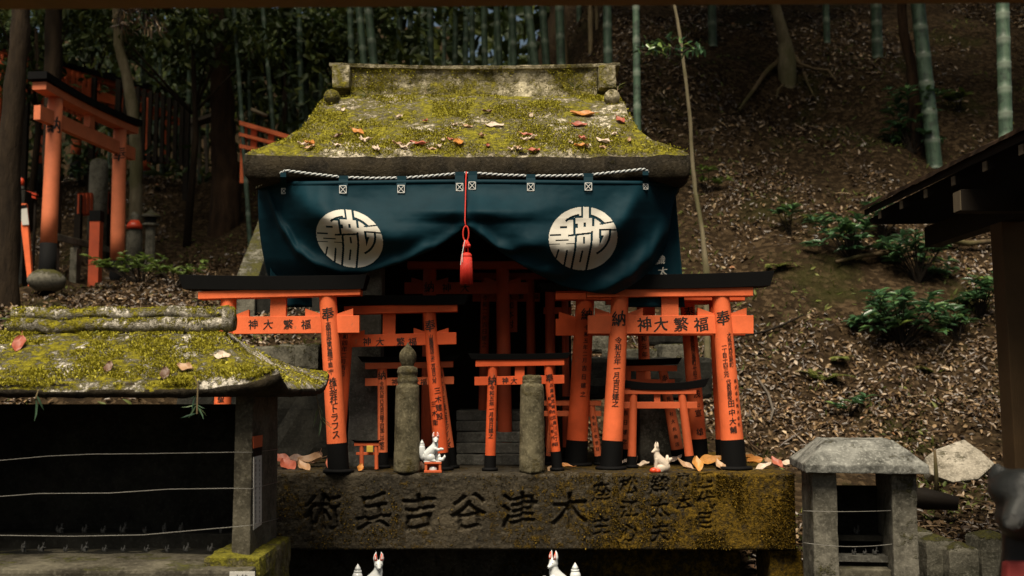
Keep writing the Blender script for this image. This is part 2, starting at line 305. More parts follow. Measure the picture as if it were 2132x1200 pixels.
# ------------------------------------------------------------------ leaves as numpy clouds
TT = np.array([(0, 0, 0), (.33, -.5, 1), (.33, 0, 0), (.33, .5, 1), (.7, -.36, 1), (.7, 0, 0), (.7, .36, 1), (1, 0, 0)], float)
TF = [(0, 2, 1), (0, 3, 2), (1, 2, 5, 4), (2, 3, 6, 5), (4, 5, 7), (5, 6, 7)]
def leaf_mesh(name, P, D, N, L, W, mat, rnd, fold=0.25, curl=0.15, origin=(0, 0, 0)):
    P, D, N = (np.asarray(x, float) for x in (P, D, N)); n = len(P)
    D = D / (np.linalg.norm(D, axis=1)[:, None] + 1e-9); S = np.cross(N, D); S /= (np.linalg.norm(S, axis=1)[:, None] + 1e-9); N = np.cross(D, S)
    L = np.broadcast_to(np.asarray(L, float), (n,)); W = np.broadcast_to(np.asarray(W, float), (n,)); cu = np.broadcast_to(np.asarray(curl, float), (n,)); fo = np.broadcast_to(np.asarray(fold, float), (n,))
    V = P[:, None, :] + D[:, None, :] * (TT[None, :, 0:1] * L[:, None, None]) + S[:, None, :] * (TT[None, :, 1:2] * W[:, None, None]) + \
        N[:, None, :] * ((TT[None, :, 2] * (fo * W)[:, None] - (TT[None, :, 0] ** 2) * (cu * L)[:, None])[:, :, None])
    V = V.reshape(-1, 3) - np.array(origin)
    lens = np.array([len(f) for f in TF]); flat = np.concatenate([np.array(f) for f in TF])
    loops = (np.arange(n)[:, None] * 8 + flat[None, :]).ravel(); tot = np.tile(lens, n); st = np.concatenate(([0], np.cumsum(tot)[:-1]))
    me = bpy.data.meshes.new(name); me.vertices.add(len(V)); me.vertices.foreach_set('co', V.ravel())
    me.loops.add(len(loops)); me.loops.foreach_set('vertex_index', loops.astype(np.int32)); me.polygons.add(len(tot))
    me.polygons.foreach_set('loop_start', st.astype(np.int32)); me.polygons.foreach_set('loop_total', tot.astype(np.int32)); me.update(calc_edges=True)
    a = me.attributes.new('rnd', 'FLOAT', 'POINT'); a.data.foreach_set('value', np.repeat(np.asarray(rnd, float), 8).astype(np.float32))
    me.polygons.foreach_set('use_smooth', [True] * len(me.polygons)); me.materials.append(mat); return me
def rdir(n, up=0.0):
    d = RS.normal(size=(n, 3)); d[:, 2] += up; return d / np.linalg.norm(d, axis=1)[:, None]

# ------------------------------------------------------------------ writing
GLY = {}
def glyph(ch):
    if ch in GLY: return GLY[ch]
    c = bpy.data.curves.new('g', 'FONT'); c.body = ch; c.align_x = 'CENTER'; c.resolution_u = 3
    o = bpy.data.objects.new('g', c); COL.objects.link(o); dg = bpy.context.evaluated_depsgraph_get(); dg.update()
    me = bpy.data.meshes.new_from_object(o.evaluated_get(dg)); bpy.data.objects.remove(o); bpy.data.curves.remove(c)
    bm = bmesh.new(); bm.from_mesh(me); bpy.data.meshes.remove(me)
    for k in range(-5, 6):
        bmesh.ops.bisect_plane(bm, geom=bm.verts[:] + bm.edges[:] + bm.faces[:], plane_co=(k * 0.09, 0, 0), plane_no=(1, 0, 0))
    bmesh.ops.triangulate(bm, faces=bm.faces[:])
    V = np.array([v.co[:2] for v in bm.verts]); bm.verts.index_update(); F = [tuple(v.index for v in f.verts) for f in bm.faces]; bm.free()
    if len(V):
        V[:, 1] -= 0.36
        x, y = V[:, 0].copy(), V[:, 1].copy(); s = sum(map(ord, ch))
        V[:, 1] = y + 0.10 * x + 0.02 * np.sin(9 * x + s); V[:, 0] = x + 0.025 * np.sin(7 * y + s * 1.3)
    GLY[ch] = (V, F); return GLY[ch]
def text_flat(mb, chars, mid, X, U, size):
    """one glyph per (char, centre); flat on the plane spanned by X, U"""
    for ch, c in zip(chars, mid):
        V, F = glyph(ch); nr = X.cross(U)
        for k in (-1, 0, 1): mb.add([c + X * ((p[0] + k * .020) * size) + U * ((p[1] + k * .010) * size) + nr * (.0003 * k) for p in V], F)
    return mb
def text_round(mb, chars, ts, b, tpt, rb, rt, size, uo=0.0, eps=0.0012):
    """glyphs bent round a tapered leaning post"""
    ax = tpt - b; ln = ax.length; up = ax.normalized(); X = Vector((1, 0, 0)); X = (X - up * X.dot(up)).normalized(); Fd = X.cross(up).normalized()
    if Fd.y > 0: Fd = -Fd
    for ch, t0 in zip(chars, ts):
        V, F = glyph(ch); vs = []
        for k in (-1, 0, 1):
            vs = []
            for p in V:
                tt = t0 + (p[1] + k * .008) * size / ln; r = lerp(rb, rt, tt) + eps + .0003 * k; a = ((p[0] + k * .020) * size + uo) / r
                vs.append(b + ax * tt + X * (math.sin(a) * r) + Fd * (math.cos(a) * r))
            mb.add(vs, F)
    return mb

# ------------------------------------------------------------------ terrain
def interp(x, pts):
    if x <= pts[0][0]: return pts[0][1]
    for (a, u), (b, v) in zip(pts, pts[1:]):
        if x <= b: return lerp(u, v, (x - a) / (b - a))
    return pts[-1][1]
PR = [(-7, 0.28), (0, 0.40), (0.6, .49), (1.2, .63), (2.2, .78), (3, 1.03), (3.7, 1.343), (4.3, 1.72), (4.9, 2.14), (6.3, 3.19), (8, 4.55), (9.7, 5.9), (14, 8.6), (20, 11.5), (34, 16)]
PL = [(-7, 0.28), (0, 0.40), (2, 1.25), (3.2, 1.68), (4.5, 1.95), (5.7, 2.15), (7, 2.4), (8.6, 2.7), (10.6, 4.05), (12.4, 4.35), (16, 5.2), (22, 8.2), (34, 14)]
PC = [(-7, 0.28), (0, 0.40), (1.0, .5), (3, 1.2), (6, 2.6), (10, 4.9), (14, 6.3), (18, 7.4), (22, 8.6), (34, 9.0)]
def zt(x, y):
    wr = sm(0.1, 1.5, x); wl = sm(-0.6, -2.2, x) if x < 0 else 0.0
    wl = 1 - sm(-2.2, -0.6, x); z = lerp(interp(y, PC), interp(y, PR), wr); z = lerp(z, interp(y, PL), wl)
    am = sm(0.3, 3.0, y); z -= .5 * math.exp(-((x - 3.15) / .75) ** 2 - ((y - 8.05) / .34) ** 2)
    return z + am * (0.16 * nz(x * .5, y * .5, 3, 4) + 0.085 * nz(x * 1.7, y * 1.7, 9, 4) + .03 * nz(x * 5, y * 5, 2, 2))
def ground_hit(px, py, y0=0.5, y1=30.0):
    d = ray(px, py); y = y0
    while y < y1:
        p = CAM + d * ((y - CAM.y) / d.y)
        if p.z < zt(p.x, p.y): return Vector((p.x, p.y, zt(p.x, p.y)))
        y += 0.04
    return None
xs = np.arange(-15, 15.01, 0.13); ys = np.concatenate([np.arange(-7, 0, 0.4), np.arange(0, 14, 0.10), np.arange(14, 34.1, 0.4)])
V = [(x, y, zt(x, y)) for y in ys for x in xs]; nx = len(xs)
F = [(j * nx + i, j * nx + i + 1, (j + 1) * nx + i + 1, (j + 1) * nx + i) for j in range(len(ys) - 1) for i in range(nx - 1)]
me = bpy.data.meshes.new('ground'); me.from_pydata(V, [], F); me.polygons.foreach_set('use_smooth', [True] * len(F)); me.materials.append(M['soil'])
tag(link('ground', me), kind='structure')

# leaf litter: what nobody could count
def litter(n, y0, y1, Lm, seed):
    rs = np.random.RandomState(seed); P = []
    while len(P) < n:
        y = y0 + (y1 - y0) * rs.rand(); d = y + 4.31; x = (rs.rand() * 2 - 1) * (0.50 * d + 0.4)
        if y < 1.4 and -1.25 < x < 1.08: continue
        g = 1.5 * nz(x * 0.9 + 4, y * 0.9, 1.7, 3)
        g += 0.28 if (x > 0.4 and y < 4.6) else (-0.02 if x > 0 else 0.1)
        if x > .3 and 4.7 < y < 7.6: g -= .16 * sm(.3, 1.0, x) * sm(4.7, 5.4, y) * (1 - sm(6.6, 7.6, y)) * (1 - .6 * sm(2.2, 3.6, x))
        if g < rs.rand() * 0.75 - 0.40: continue
        P.append((x, y, zt(x, y) + 0.006 + 0.014 * rs.rand()))
    P = np.array(P); e = 0.06
    gx = np.array([(zt(p[0] + e, p[1]) - zt(p[0] - e, p[1])) / (2 * e) for p in P]); gy = np.array([(zt(p[0], p[1] + e) - zt(p[0], p[1] - e)) / (2 * e) for p in P])
    N = np.stack([-gx, -gy, np.ones(n)], 1); N /= np.linalg.norm(N, axis=1)[:, None]; N += rs.normal(size=(n, 3)) * 0.38; N /= np.linalg.norm(N, axis=1)[:, None]
    D = rs.normal(size=(n, 3)); D -= N * (D * N).sum(1)[:, None]
    L = Lm * (0.55 + 0.8 * rs.rand(n)); return P, D, N, L, L * (0.28 + 0.3 * rs.rand(n)), np.clip(rs.beta(1.7, 1.7, n), 0, 1), rs.rand(n) * 0.5 - 0.1, rs.rand(n) * 0.7
A_ = [litter(20000, 0.3, 3.6, 0.040, 1), litter(33000, 3.2, 6.8, 0.044, 2), litter(22000, 6.5, 12.5, 0.057, 3)]
tw = list(litter(1500, 0.8, 9, 0.17, 5)); tw[4] = tw[3] * .05; tw[7] = tw[7] * .3; A_.append(tuple(tw))
B_ = [np.concatenate(z) for z in zip(*A_)]
tag(link('leaf_litter', leaf_mesh('leaf_litter', B_[0], B_[1], B_[2], B_[3], B_[4], M['litter'], B_[5], B_[7], B_[6])), kind='stuff')

# low moss, sprouts and dry grass between the leaves
def cover(n, seed):
    rs = np.random.RandomState(seed); P = []
    while len(P) < n:
        y = .8 + 9.5 * rs.rand() ** 1.2; d = y + 4.31; x = (rs.rand() * 2 - 1) * (.5 * d + .3)
        if y < 1.5 and -1.25 < x < 1.08: continue
        if nz(x * 1.1 + 9, y * 1.1, 4.2, 4) + .12 * rs.normal() < .13: continue
        P.append((x, y, zt(x, y)))
    D = rs.normal(size=(n, 3)) * np.array((1, 1, .35)); D[:, 2] = np.abs(D[:, 2]) + .35; L2 = .045 * (.4 + 1.2 * rs.rand(n) ** 2); return np.array(P), D, rs.normal(size=(n, 3)), L2, L2 * .3, np.clip(rs.normal(.45, .3, n), 0, 1)
c_ = cover(11000, 21); tag(link('ground_cover', leaf_mesh('ground_cover', c_[0], c_[1], c_[2], c_[3], c_[4], M['fern'], c_[5], .2, .4)), kind='stuff')

# ------------------------------------------------------------------ the stone shrine
def ring_roof(name, mat, parent, cx, cy, prof, under, nxs, nys, rough, seed, corner=0.0, rfreq=10.0):
    """prof: [(half x, half y, z)] from eave to ridge; concave stone roof closed below at z=under"""
    mb = MB(); rows = []
    def ring(a, b, z, lift):
        pts = []
        for i in range(nxs): pts.append((-a + 2 * a * i / nxs, -b))
        for i in range(nys): pts.append((a, -b + 2 * b * i / nys))
        for i in range(nxs): pts.append((a - 2 * a * i / nxs, b))
        for i in range(nys): pts.append((-a, b - 2 * b * i / nys))
        return [(cx + x, cy + y, z + lift * (abs(x) / a * abs(y) / b) ** 6) for x, y in pts]
    a0, b0, z0 = prof[0]
    rows.append(ring(a0 - .012, b0 - .012, under, corner * 0.7)); rows.append(ring(a0, b0, under + .012, corner * .8)); rows.append(ring(a0 + .002, b0 + .002, lerp(under, z0, .5), corner))
    rows.append(ring(a0, b0, z0 - .012, corner))
    m = 26
    for k in range(m + 1):
        s = k / m * (len(prof) - 1); i = min(int(s), len(prof) - 2); f = s - i
        p0, p1 = prof[i], prof[i + 1]; q = [lerp(u, v, f) for u, v in zip(p0, p1)]
        if k == 0: q[0] -= .01; q[1] -= .01
        rows.append(ring(*q, corner * (1 - k / m) ** 3))
    n = len(rows[0])
    for r in rows: mb.v += [Vector(p) for p in r]
    for j in range(len(rows) - 1):
        for i in range(n): mb.f.append((j * n + i, j * n + (i + 1) % n, (j + 1) * n + (i + 1) % n, (j + 1) * n + i))
    mb.f.append(tuple(range(n - 1, -1, -1))); mb.f.append(tuple((len(rows) - 1) * n + i for i in range(n)))
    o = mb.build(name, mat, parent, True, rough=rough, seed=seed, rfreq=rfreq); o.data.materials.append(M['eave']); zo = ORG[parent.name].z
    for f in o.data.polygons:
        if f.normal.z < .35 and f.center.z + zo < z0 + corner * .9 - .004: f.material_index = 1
    return o

SZ = 1.0
shrine = thing('stone_shrine', 'large old stone shrine with moss covered roof on an engraved base slab', 'shrine', (0.0, 0.35, 0.35))
# base slab with carved front
x0 = at(470, 985, 0).x; x1 = at(1656, 985, 0).x; zb = at(0, 1146, 0).z; st = 0.0027
gx = np.arange(x0, x1 + st / 2, st); gz = np.arange(zb, SZ + 1e-6, st); dep = np.zeros((len(gz), len(gx)))
def carve(ch, px, py, size, d, dil=0.0):
    for ox, oz in ((0, 0), (-dil, 0), (dil, 0), (0, dil * .6), (0, -dil * .6)): carve1(ch, px, py, size, d, ox, oz)
def carve1(ch, px, py, size, d, ox, oz):
    c = at(px, py, 0); V_, F_ = glyph(ch); vx = ox + c.x + V_[:, 0] * size; vz = oz + c.z + V_[:, 1] * size * 1.05
    for f in F_:
        X3, Z3 = vx[list(f)], vz[list(f)]
        i0, i1 = np.searchsorted(gx, X3.min() - .002), np.searchsorted(gx, X3.max() + .002); j0, j1 = np.searchsorted(gz, Z3.min() - .002), np.searchsorted(gz, Z3.max() + .002)
        if i1 <= i0 or j1 <= j0: continue
        xx, zz = np.meshgrid(gx[i0:i1], gz[j0:j1]); s = []
        for k in range(3):
            ax, az, bx, bz = X3[k], Z3[k], X3[(k + 1) % 3], Z3[(k + 1) % 3]; s.append((bx - ax) * (zz - az) - (bz - az) * (xx - ax))
        ins = ((s[0] >= -2e-6) & (s[1] >= -2e-6) & (s[2] >= -2e-6)) | ((s[0] <= 2e-6) & (s[1] <= 2e-6) & (s[2] <= 2e-6))
        dep[j0:j1, i0:i1] = np.maximum(dep[j0:j1, i0:i1], ins * d)
for ch, px in zip('術兵吉谷津木', (672, 776, 872, 976, 1080, 1186)): carve(ch, px, 1065 + (1186 - px) * .008, 0.142, 1.0, .0036)
for s_, px, ya, yb, sz in (('四代目', 1470, 1003, 1085, .072), ('竹本', 1424, 1000, 1050, .06), ('織太夫', 1374, 1010, 1110, .072), ('松江心', 1310, 1012, 1110, .072), ('座主', 1252, 1025, 1095, .07)):
    for i, ch in enumerate(s_): carve(ch, px, lerp(ya, yb, i / (len(s_) - 1)), sz, 0.55, .0014)
M_ = (dep > .1).astype(float); A_w = dep.copy(); dep = np.zeros_like(M_)
for k in range(7):
    E_ = M_.copy(); E_[1:-1, 1:-1] = np.minimum.reduce([M_[1:-1, 1:-1], M_[:-2, 1:-1], M_[2:, 1:-1], M_[1:-1, :-2], M_[1:-1, 2:]]); dep += M_ * st * 2.3; M_ = E_
for _ in range(1):
    d2 = dep.copy(); d2[1:-1, 1:-1] = (dep[1:-1, 1:-1] * 2 + dep[:-2, 1:-1] + dep[2:, 1:-1] + dep[1:-1, :-2] + dep[1:-1, 2:]) / 6; dep = d2
nxg, nzg = len(gx), len(gz); V = []
for j, z in enumerate(gz):
    for i, x in enumerate(gx):
        e = max(0, 1 - (SZ - z) / .014) ** 2 * .012 + max(0, 1 - (z - zb) / .01) ** 2 * .008 + max(0, 1 - (x1 - x) / .014) ** 2 * .012
        V.append((x, dep[j, i] + e + 0.0035 * nz(x * 9, z * 9, 5, 3) + 0.0022 * nz(x * 45, z * 45, 2, 2), z + 0.003 * nz(x * 7, 3, 1, 3) * (z > SZ - .02)))
F = [(j * nxg + i, j * nxg + i + 1, (j + 1) * nxg + i + 1, (j + 1) * nxg + i) for j in range(nzg - 1) for i in range(nxg - 1)]
mb = MB(); mb.add(V, F); b0 = (nzg - 1) * nxg
T = []
for k, yy in enumerate(np.concatenate([[.02, .04], np.arange(.1, 1.31, .1)])):
    for i in range(nxg): T.append((gx[i], yy, SZ + .003 * nz(gx[i] * 6, yy * 6, 4, 3)))
nT = len(T) // nxg; bT = len(mb.v); mb.v += [Vector(p) for p in T]
for i in range(nxg - 1):
    mb.f.append((b0 + i, b0 + i + 1, bT + i + 1, bT + i))
    for k in range(nT - 1): mb.f.append((bT + k * nxg + i, bT + k * nxg + i + 1, bT + (k + 1) * nxg + i + 1, bT + (k + 1) * nxg + i))
mb.build('base_slab', M['slab'], shrine, True)
MB().box(((x0 + x1) / 2, .66, (zb + SZ) / 2 - .004), (x1 - x0 - .012, 1.26, SZ - zb - .012)).build('slab_core', M['slab'], shrine, bevel=.006)
MB().box(((x0 + x1) / 2 - .05, .72, .50), (x1 - x0 - .25, 1.1, .41), taper=.99).build('plinth', M['slab'], shrine, bevel=.012, cuts=.06, rough=.008)
px_ = at(1646, 1170, .05).x; MB().box((px_ - .02, .16, .50), (.13, .24, .402)).build('corner_block', M['slab'], shrine, bevel=.012, cuts=.04, rough=.008)
MB().box((0.0, -.12, .42), (x1 - x0 - .1, .56, .285)).build('lower_step', M['darkstone'], shrine, bevel=.015, cuts=.06, rough=.006)
for px, Y in ((762, .40), (800, 1.12)):
    p = at(px, 900, Y); MB().box((p.x, p.y, 1.52), (.135, .12, 1.05)).build('pillar', M['inner'], shrine, bevel=.008, cuts=.08, rough=.004)
p = at(1290, 800, .95); MB().box((p.x, p.y, 1.62), (.055, .09, 1.26)).build('pillar', M['inner'], shrine, bevel=.006)
for k, (ya, yb) in enumerate(((972, 950), (949, 926), (925, 905), (904, 880), (879, 856))):
    Y = .42 + .05 * k; a, b = at(950, ya, Y), at(1086, yb, Y)
    za = 1.0 + .043 * k if k else 1.0
    MB().box(((a.x + b.x) / 2, Y + .2, 1.0 + .0455 * k + .0225), (b.x - a.x, .4, .043)).build('inner_step', M['inner'], shrine, bevel=.004, cuts=.04, rough=.003, seed=k)
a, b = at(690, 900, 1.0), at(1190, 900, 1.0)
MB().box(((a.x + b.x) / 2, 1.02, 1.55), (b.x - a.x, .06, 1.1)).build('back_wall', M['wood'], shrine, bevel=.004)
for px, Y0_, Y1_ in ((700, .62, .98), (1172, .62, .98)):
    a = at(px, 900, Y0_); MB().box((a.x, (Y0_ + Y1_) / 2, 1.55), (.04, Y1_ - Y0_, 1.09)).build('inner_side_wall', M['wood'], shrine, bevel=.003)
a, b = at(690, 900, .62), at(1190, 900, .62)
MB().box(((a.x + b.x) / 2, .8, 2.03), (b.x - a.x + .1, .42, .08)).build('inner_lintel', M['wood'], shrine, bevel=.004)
RY = 0.66; ecx = at(973, 320, 0).x; ez = at(0, 321, 0).z; eu = at(0, 376, 0).z; rz = at(0, 198, RY - .1).z
h = rz - ez
prof = [(.882, .66, ez), (.80, .60, ez + .115 * h), (.735, .545, ez + .22 * h), (.70, .47, ez + .36 * h), (.685, .39, ez + .51 * h), (.675, .31, ez + .66 * h), (.666, .22, ez + .82 * h), (.655, .12, ez + .96 * h), (.64, .08, ez + h)]
ROOFP = prof
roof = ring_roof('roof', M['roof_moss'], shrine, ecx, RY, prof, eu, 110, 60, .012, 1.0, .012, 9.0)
# ridge
rcx = at(988, 165, RY).x; rzb = at(0, 196, RY - .09).z; rzt = at(0, 138, RY - .09).z; hw = 262 * mpp(RY - .09)
NB = 40; mb = MB(); rows = []
for i in range(NB + 1):
    x = rcx - hw + 2 * hw * i / NB; u = abs(i / NB * 2 - 1); zl = .012 * u ** 2
    rows.append([(x, RY - .085, rzb - .03), (x, RY - .08, rzb + .01), (x, RY - .062, (rzb + rzt) / 2), (x, RY - .07, rzt - .01 + zl), (x, RY + .07, rzt - .01 + zl), (x, RY + .062, (rzb + rzt) / 2), (x, RY + .085, rzb - .03)])
for r in rows: mb.v += [Vector(p) for p in r]
for i in range(NB):
    for k in range(7): mb.f.append((i * 7 + k, i * 7 + (k + 1) % 7, (i + 1) * 7 + (k + 1) % 7, (i + 1) * 7 + k))
mb.f.append(tuple(range(7))); mb.f.append(tuple(NB * 7 + k for k in range(7)))
ridge = mb.build('ridge', M['ridge'], shrine, False, cuts=.03, rough=.005, rfreq=14)
for px in (711, 1264):
    p = at(px, 165, RY - .1); zl = at(0, 187, RY - .1).z
    MB().box((p.x, RY, (zl + rzt) / 2), (.078, .25, rzt - zl - .004)).build('end_block', M['ridge'], ridge, bevel=.006, cuts=.03, rough=.004)
ca, cb = at(684, 130, RY - .1).x, at(1292, 134, RY - .1).x; mb = MB()
zc = at(0, 136, RY - .1).z
for i in range(NB + 1):
    x = lerp(ca, cb, i / NB); u = abs(i / NB * 2 - 1); zl = .014 * u ** 2.2
    mb.v += [Vector(q) for q in ((x, RY - .082, zc - .012 + zl), (x, RY - .086, zc + .002 + zl), (x, RY - .03, zc + .018 + zl), (x, RY + .03, zc + .018 + zl), (x, RY + .105, zc + .002 + zl), (x, RY + .10, zc - .012 + zl))]
for i in range(NB):
    for k in range(6): mb.f.append((i * 6 + k, i * 6 + (k + 1) % 6, (i + 1) * 6 + (k + 1) % 6, (i + 1) * 6 + k))
mb.f.append(tuple(range(6))); mb.f.append(tuple(NB * 6 + k for k in range(6)))
mb.build('ridge_cap', M['ridge'], ridge, False, cuts=.03, rough=.003, rfreq=20)
def moss_tufts(parent, n, fn, L_, mat, thr=.0, sc=6.0, name='moss'):
    P, D = [], []
    while len(P) < n:
        p, nr = fn()
        if nz(p.x * sc, p.y * sc + 3, p.z * sc, 4) + random.gauss(0, .16) < thr: continue
        P.append(tuple(p)); D.append(tuple(nr + Vector((random.gauss(0, .55), random.gauss(0, .55), random.gauss(0, .55)))))
    L2 = L_ * (.5 + RS.rand(n)); o = link(name, leaf_mesh(name, P, D, rdir(n), L2, L2 * .55, M[mat], np.clip(RS.normal(.45, .28, n), 0, 1), .2, .3, tuple(ORG[parent.name])), parent); o['kind'] = 'stuff'; return o
def roof_z(s):
    i = min(int(s), len(ROOFP) - 2); f = s - i; return [lerp(u, v, f) for u, v in zip(ROOFP[i], ROOFP[i + 1])]
def roof_pt(P_, cx, cy, corner, smax, pw=.9):
    s = random.random() ** pw * smax; i = min(int(s), len(P_) - 2); f = s - i; a, b, z = [lerp(u, v, f) for u, v in zip(P_[i], P_[i + 1])]; sl = (P_[i + 1][2] - P_[i][2]) / (P_[i][1] - P_[i + 1][1] + 1e-6); lift = corner * (1 - s / (len(P_) - 1)) ** 3
    if random.random() < .86:
        x = random.uniform(-a, a); return Vector((cx + x, cy - b, z + .002 + lift * (abs(x) / a) ** 6)), Vector((0, -sl, 1)).normalized()
    sg = random.choice((-1, 1)); y = random.uniform(-b, b); return Vector((cx + sg * a, cy + y, z + .002 + lift * (abs(y) / b) ** 6)), Vector((sg * 1.5, 0, 1)).normalized()
moss_tufts(shrine, 23000, lambda: roof_pt(ROOFP, ecx, RY, .012, 7.6), .0075, 'moss', .02, 5.0)
def slab_pt():
    while True:
        x, z = x1 - abs(random.gauss(0, .5)), random.uniform(zb + .005, SZ - .004); i, j = int((x - x0) / st), int((z - zb) / st)
        if 2 < i < nxg - 3 and 1 < j < nzg - 2 and dep[j - 1:j + 2, i - 2:i + 3].max() < .0008: return Vector((x, .001, z)), Vector((0, -1, .2))
def slab_left():
    while True:
        p, n_ = slab_pt()
        q = Vector((random.uniform(x0 + .05, -.42), .001, random.uniform(zb + .005, zb + .16 + .1 * random.random()))); i, j = int((q.x - x0) / st), int((q.z - zb) / st)
        if dep[max(0, j - 1):j + 2, max(0, i - 2):i + 3].max() < .0008: return q, n_
moss_tufts(shrine, 3000, lambda: (Vector((random.uniform(rcx - hw, rcx + hw), RY - .078 + .004 * random.random(), random.uniform(rzb, rzt - .01))), Vector((0, -1, .5))), .0065, 'moss', .03, 9.0, 'ridge_moss')
moss_tufts(shrine, 1500, slab_left, .0065, 'moss_ochre', .02, 8.0, 'ochre_moss')
moss_tufts(shrine, 6500, slab_pt, .0070, 'moss_ochre', .06, 7.0, 'ochre_moss')
for px in (692, 1273):
    a_, b_, z_ = roof_z(6.1); x = at(px, 218, RY - b_).x; y = RY - b_
    mb = MB(); mb.tube([(x, y + .12, z_ + .03), (x, y - .012, z_ + .022)], [.028, .030], 14); mb.tube([(x, y - .012, z_ + .022), (x, y - .03, z_ + .018)], [.034, .034], 14)
    mb.box((x, y + .03, z_ - .01), (.05, .10, .06)); mb.build('roof_knob', M['ridge'], shrine, True, rough=.002)

# ------------------------------------------------------------------ curtain, rope, tassel
CYB = -0.035
def poly_i(p, pts):
    if p <= pts[0][0]: return pts[0][1]
    for (a, u), (b, v) in zip(pts, pts[1:]):
        if p <= b:
            t = (p - a) / (b - a); return lerp(u, v, t * t * (3 - 2 * t) * .5 + t * .5)
    return pts[-1][1]
RIDGES = [  # (line of the fold, amplitude along it, width above, width below)
    ([(600, 405), (660, 440), (700, 464), (760, 488), (820, 499), (880, 495), (930, 481), (968, 464)], [(600, .03), (640, .07), (720, .085), (830, .075), (920, .045), (968, .03)], 44, 40),
    ([(555, 400), (590, 480), (620, 525), (660, 553), (710, 568), (760, 567), (830, 548), (900, 519), (968, 480)], [(555, .02), (600, .05), (700, .06), (860, .055), (968, .02)], 17, 11),
    ([(972, 462), (1000, 470), (1060, 490), (1120, 509), (1180, 520), (1240, 512), (1290, 470), (1345, 405)], [(972, .03), (1060, .055), (1180, .08), (1290, .06), (1345, .02)], 42, 42),
    ([(972, 468), (1000, 489), (1040, 516), (1065, 521), (1100, 514), (1140, 514)], [(972, .02), (1040, .03), (1100, .022), (1140, 0)], 18, 7),
    ([(985, 478), (1040, 528), (1090, 555), (1130, 568), (1170, 572), (1200, 560)], [(985, .02), (1060, .045), (1140, .04), (1200, 0)], 20, 9),
    ([(1200, 612), (1260, 600), (1310, 575), (1350, 540), (1390, 480), (1410, 420)], [(1200, .01), (1270, .06), (1350, .07), (1410, .02)], 36, 15),
    ([(985, 455), (1080, 440), (1180, 425), (1300, 420)], [(985, .01), (1100, .016), (1300, .0)], 40, 22)]
FA = 1.05
def cdepth(px, py):
    y = 0.0
    for k_, (pts, am, wa, wb) in enumerate(RIDGES):
        if px < pts[0][0] - 30 or px > pts[-1][0] + 30: continue
        yr = poly_i(px, pts); a = poly_i(px, am) * sm(pts[0][0] - 30, pts[0][0] + 10, px) * (1 - sm(pts[-1][0] - 10, pts[-1][0] + 30, px)); d = py - yr
        y -= 1.0 * a * math.exp(-(d / (wa if d < 0 else wb)) ** 2)
    y -= (-0.03 + 0.12 * math.exp(-((px - 985) / 230) ** 2)) * sm(380, 470, py) * 1.0
    y += .075 * math.exp(-((px - 975) / 120) ** 2) * sm(436, 468, py)
    t_ = max(0, (py - 455) / 150); y += .11 * (t_ * t_ * (3 - 2 * t_) * .4 + t_ * .6 if t_ < 1 else t_)
    if px < 800: y += .06 * sm(535, 600, py) * (1 - sm(720, 800, px))
    e = max(0, (690 - px) / 150) if px < 985 else max(0, (px - 1290) / 125); y += .24 * min(1.1, e) ** 1.7
    y += 0.0025 * nz(px * .02, py * .03, 7, 3)
    return CYB + y
TL, TR = [(538, 384), (590, 383), (968, 379)], [(972, 379), (1345, 382), (1416, 386)]
BL = [(0, 566, 604), (.25, 655, 586), (.45, 745, 573), (.62, 830, 550), (.78, 900, 521), (.9, 942, 494), (1, 968, 472)]
BR = [(0, 972, 472), (.1, 1002, 496), (.25, 1055, 534), (.42, 1116, 570), (.58, 1170, 596), (.78, 1240, 611), (.9, 1280, 613), (1, 1300, 604)]
def bcur(B, u):
    return Vector((interp(u, [(b[0], b[1]) for b in B]), interp(u, [(b[0], b[2]) for b in B])))
def cloth_half(T_, B, side, n=150, m=80):
    V, F = [], []
    for j in range(m + 1):
        v = j / m
        for i in range(n + 1):
            u = i / n; tx = lerp(T_[0][0], T_[-1][0], u); ty = poly_i(tx, T_) + .9 * math.sin(tx * .05); b = bcur(B, u)
            p = Vector((tx, ty)).lerp(b, v); p.x += side * (v * v * (1 - v) * 260 * u ** 4 if side > 0 else 40 * v * (1 - v) * (1 - u) ** 3)
            if side < 0 and u < .25: p.x -= 0
            V.append((p.x, p.y))
    for j in range(m):
        for i in range(n): F.append((j * (n + 1) + i, j * (n + 1) + i + 1, (j + 1) * (n + 1) + i + 1, (j + 1) * (n + 1) + i))
    return V, F
curtain = thing('shrine_curtain', 'navy canvas curtain with white round emblems gathered up under the mossy roof', 'curtain', tuple(at(985, 590, CYB)))
mb = MB()
for T_, B, sd in ((TL, BL, -1), (TR, BR, 1)):
    V, F = cloth_half(T_, B, sd); mb.add([at(x, y, cdepth(x, y)) for x, y in V], F)
cl = mb.build('cloth', M['cloth'], curtain, True)
md = cl.modifiers.new('s', 'SOLIDIFY'); md.thickness = .001; md.offset = 0
# a top hem band
mb = MB()
for T_ in (TL, TR):
    xs_ = np.linspace(T_[0][0], T_[-1][0], 60); V = []
    for r in (-5, 3):
        for x in xs_: y = poly_i(x, T_) + r; V.append(at(x, y, cdepth(x, y) - .003))
    mb.add(V, [(i, i + 1, 61 + i, 60 + i) for i in range(59)])
hem = mb.build('hem', M['cloth'], curtain, True); md = hem.modifiers.new('s', 'SOLIDIFY'); md.thickness = .003
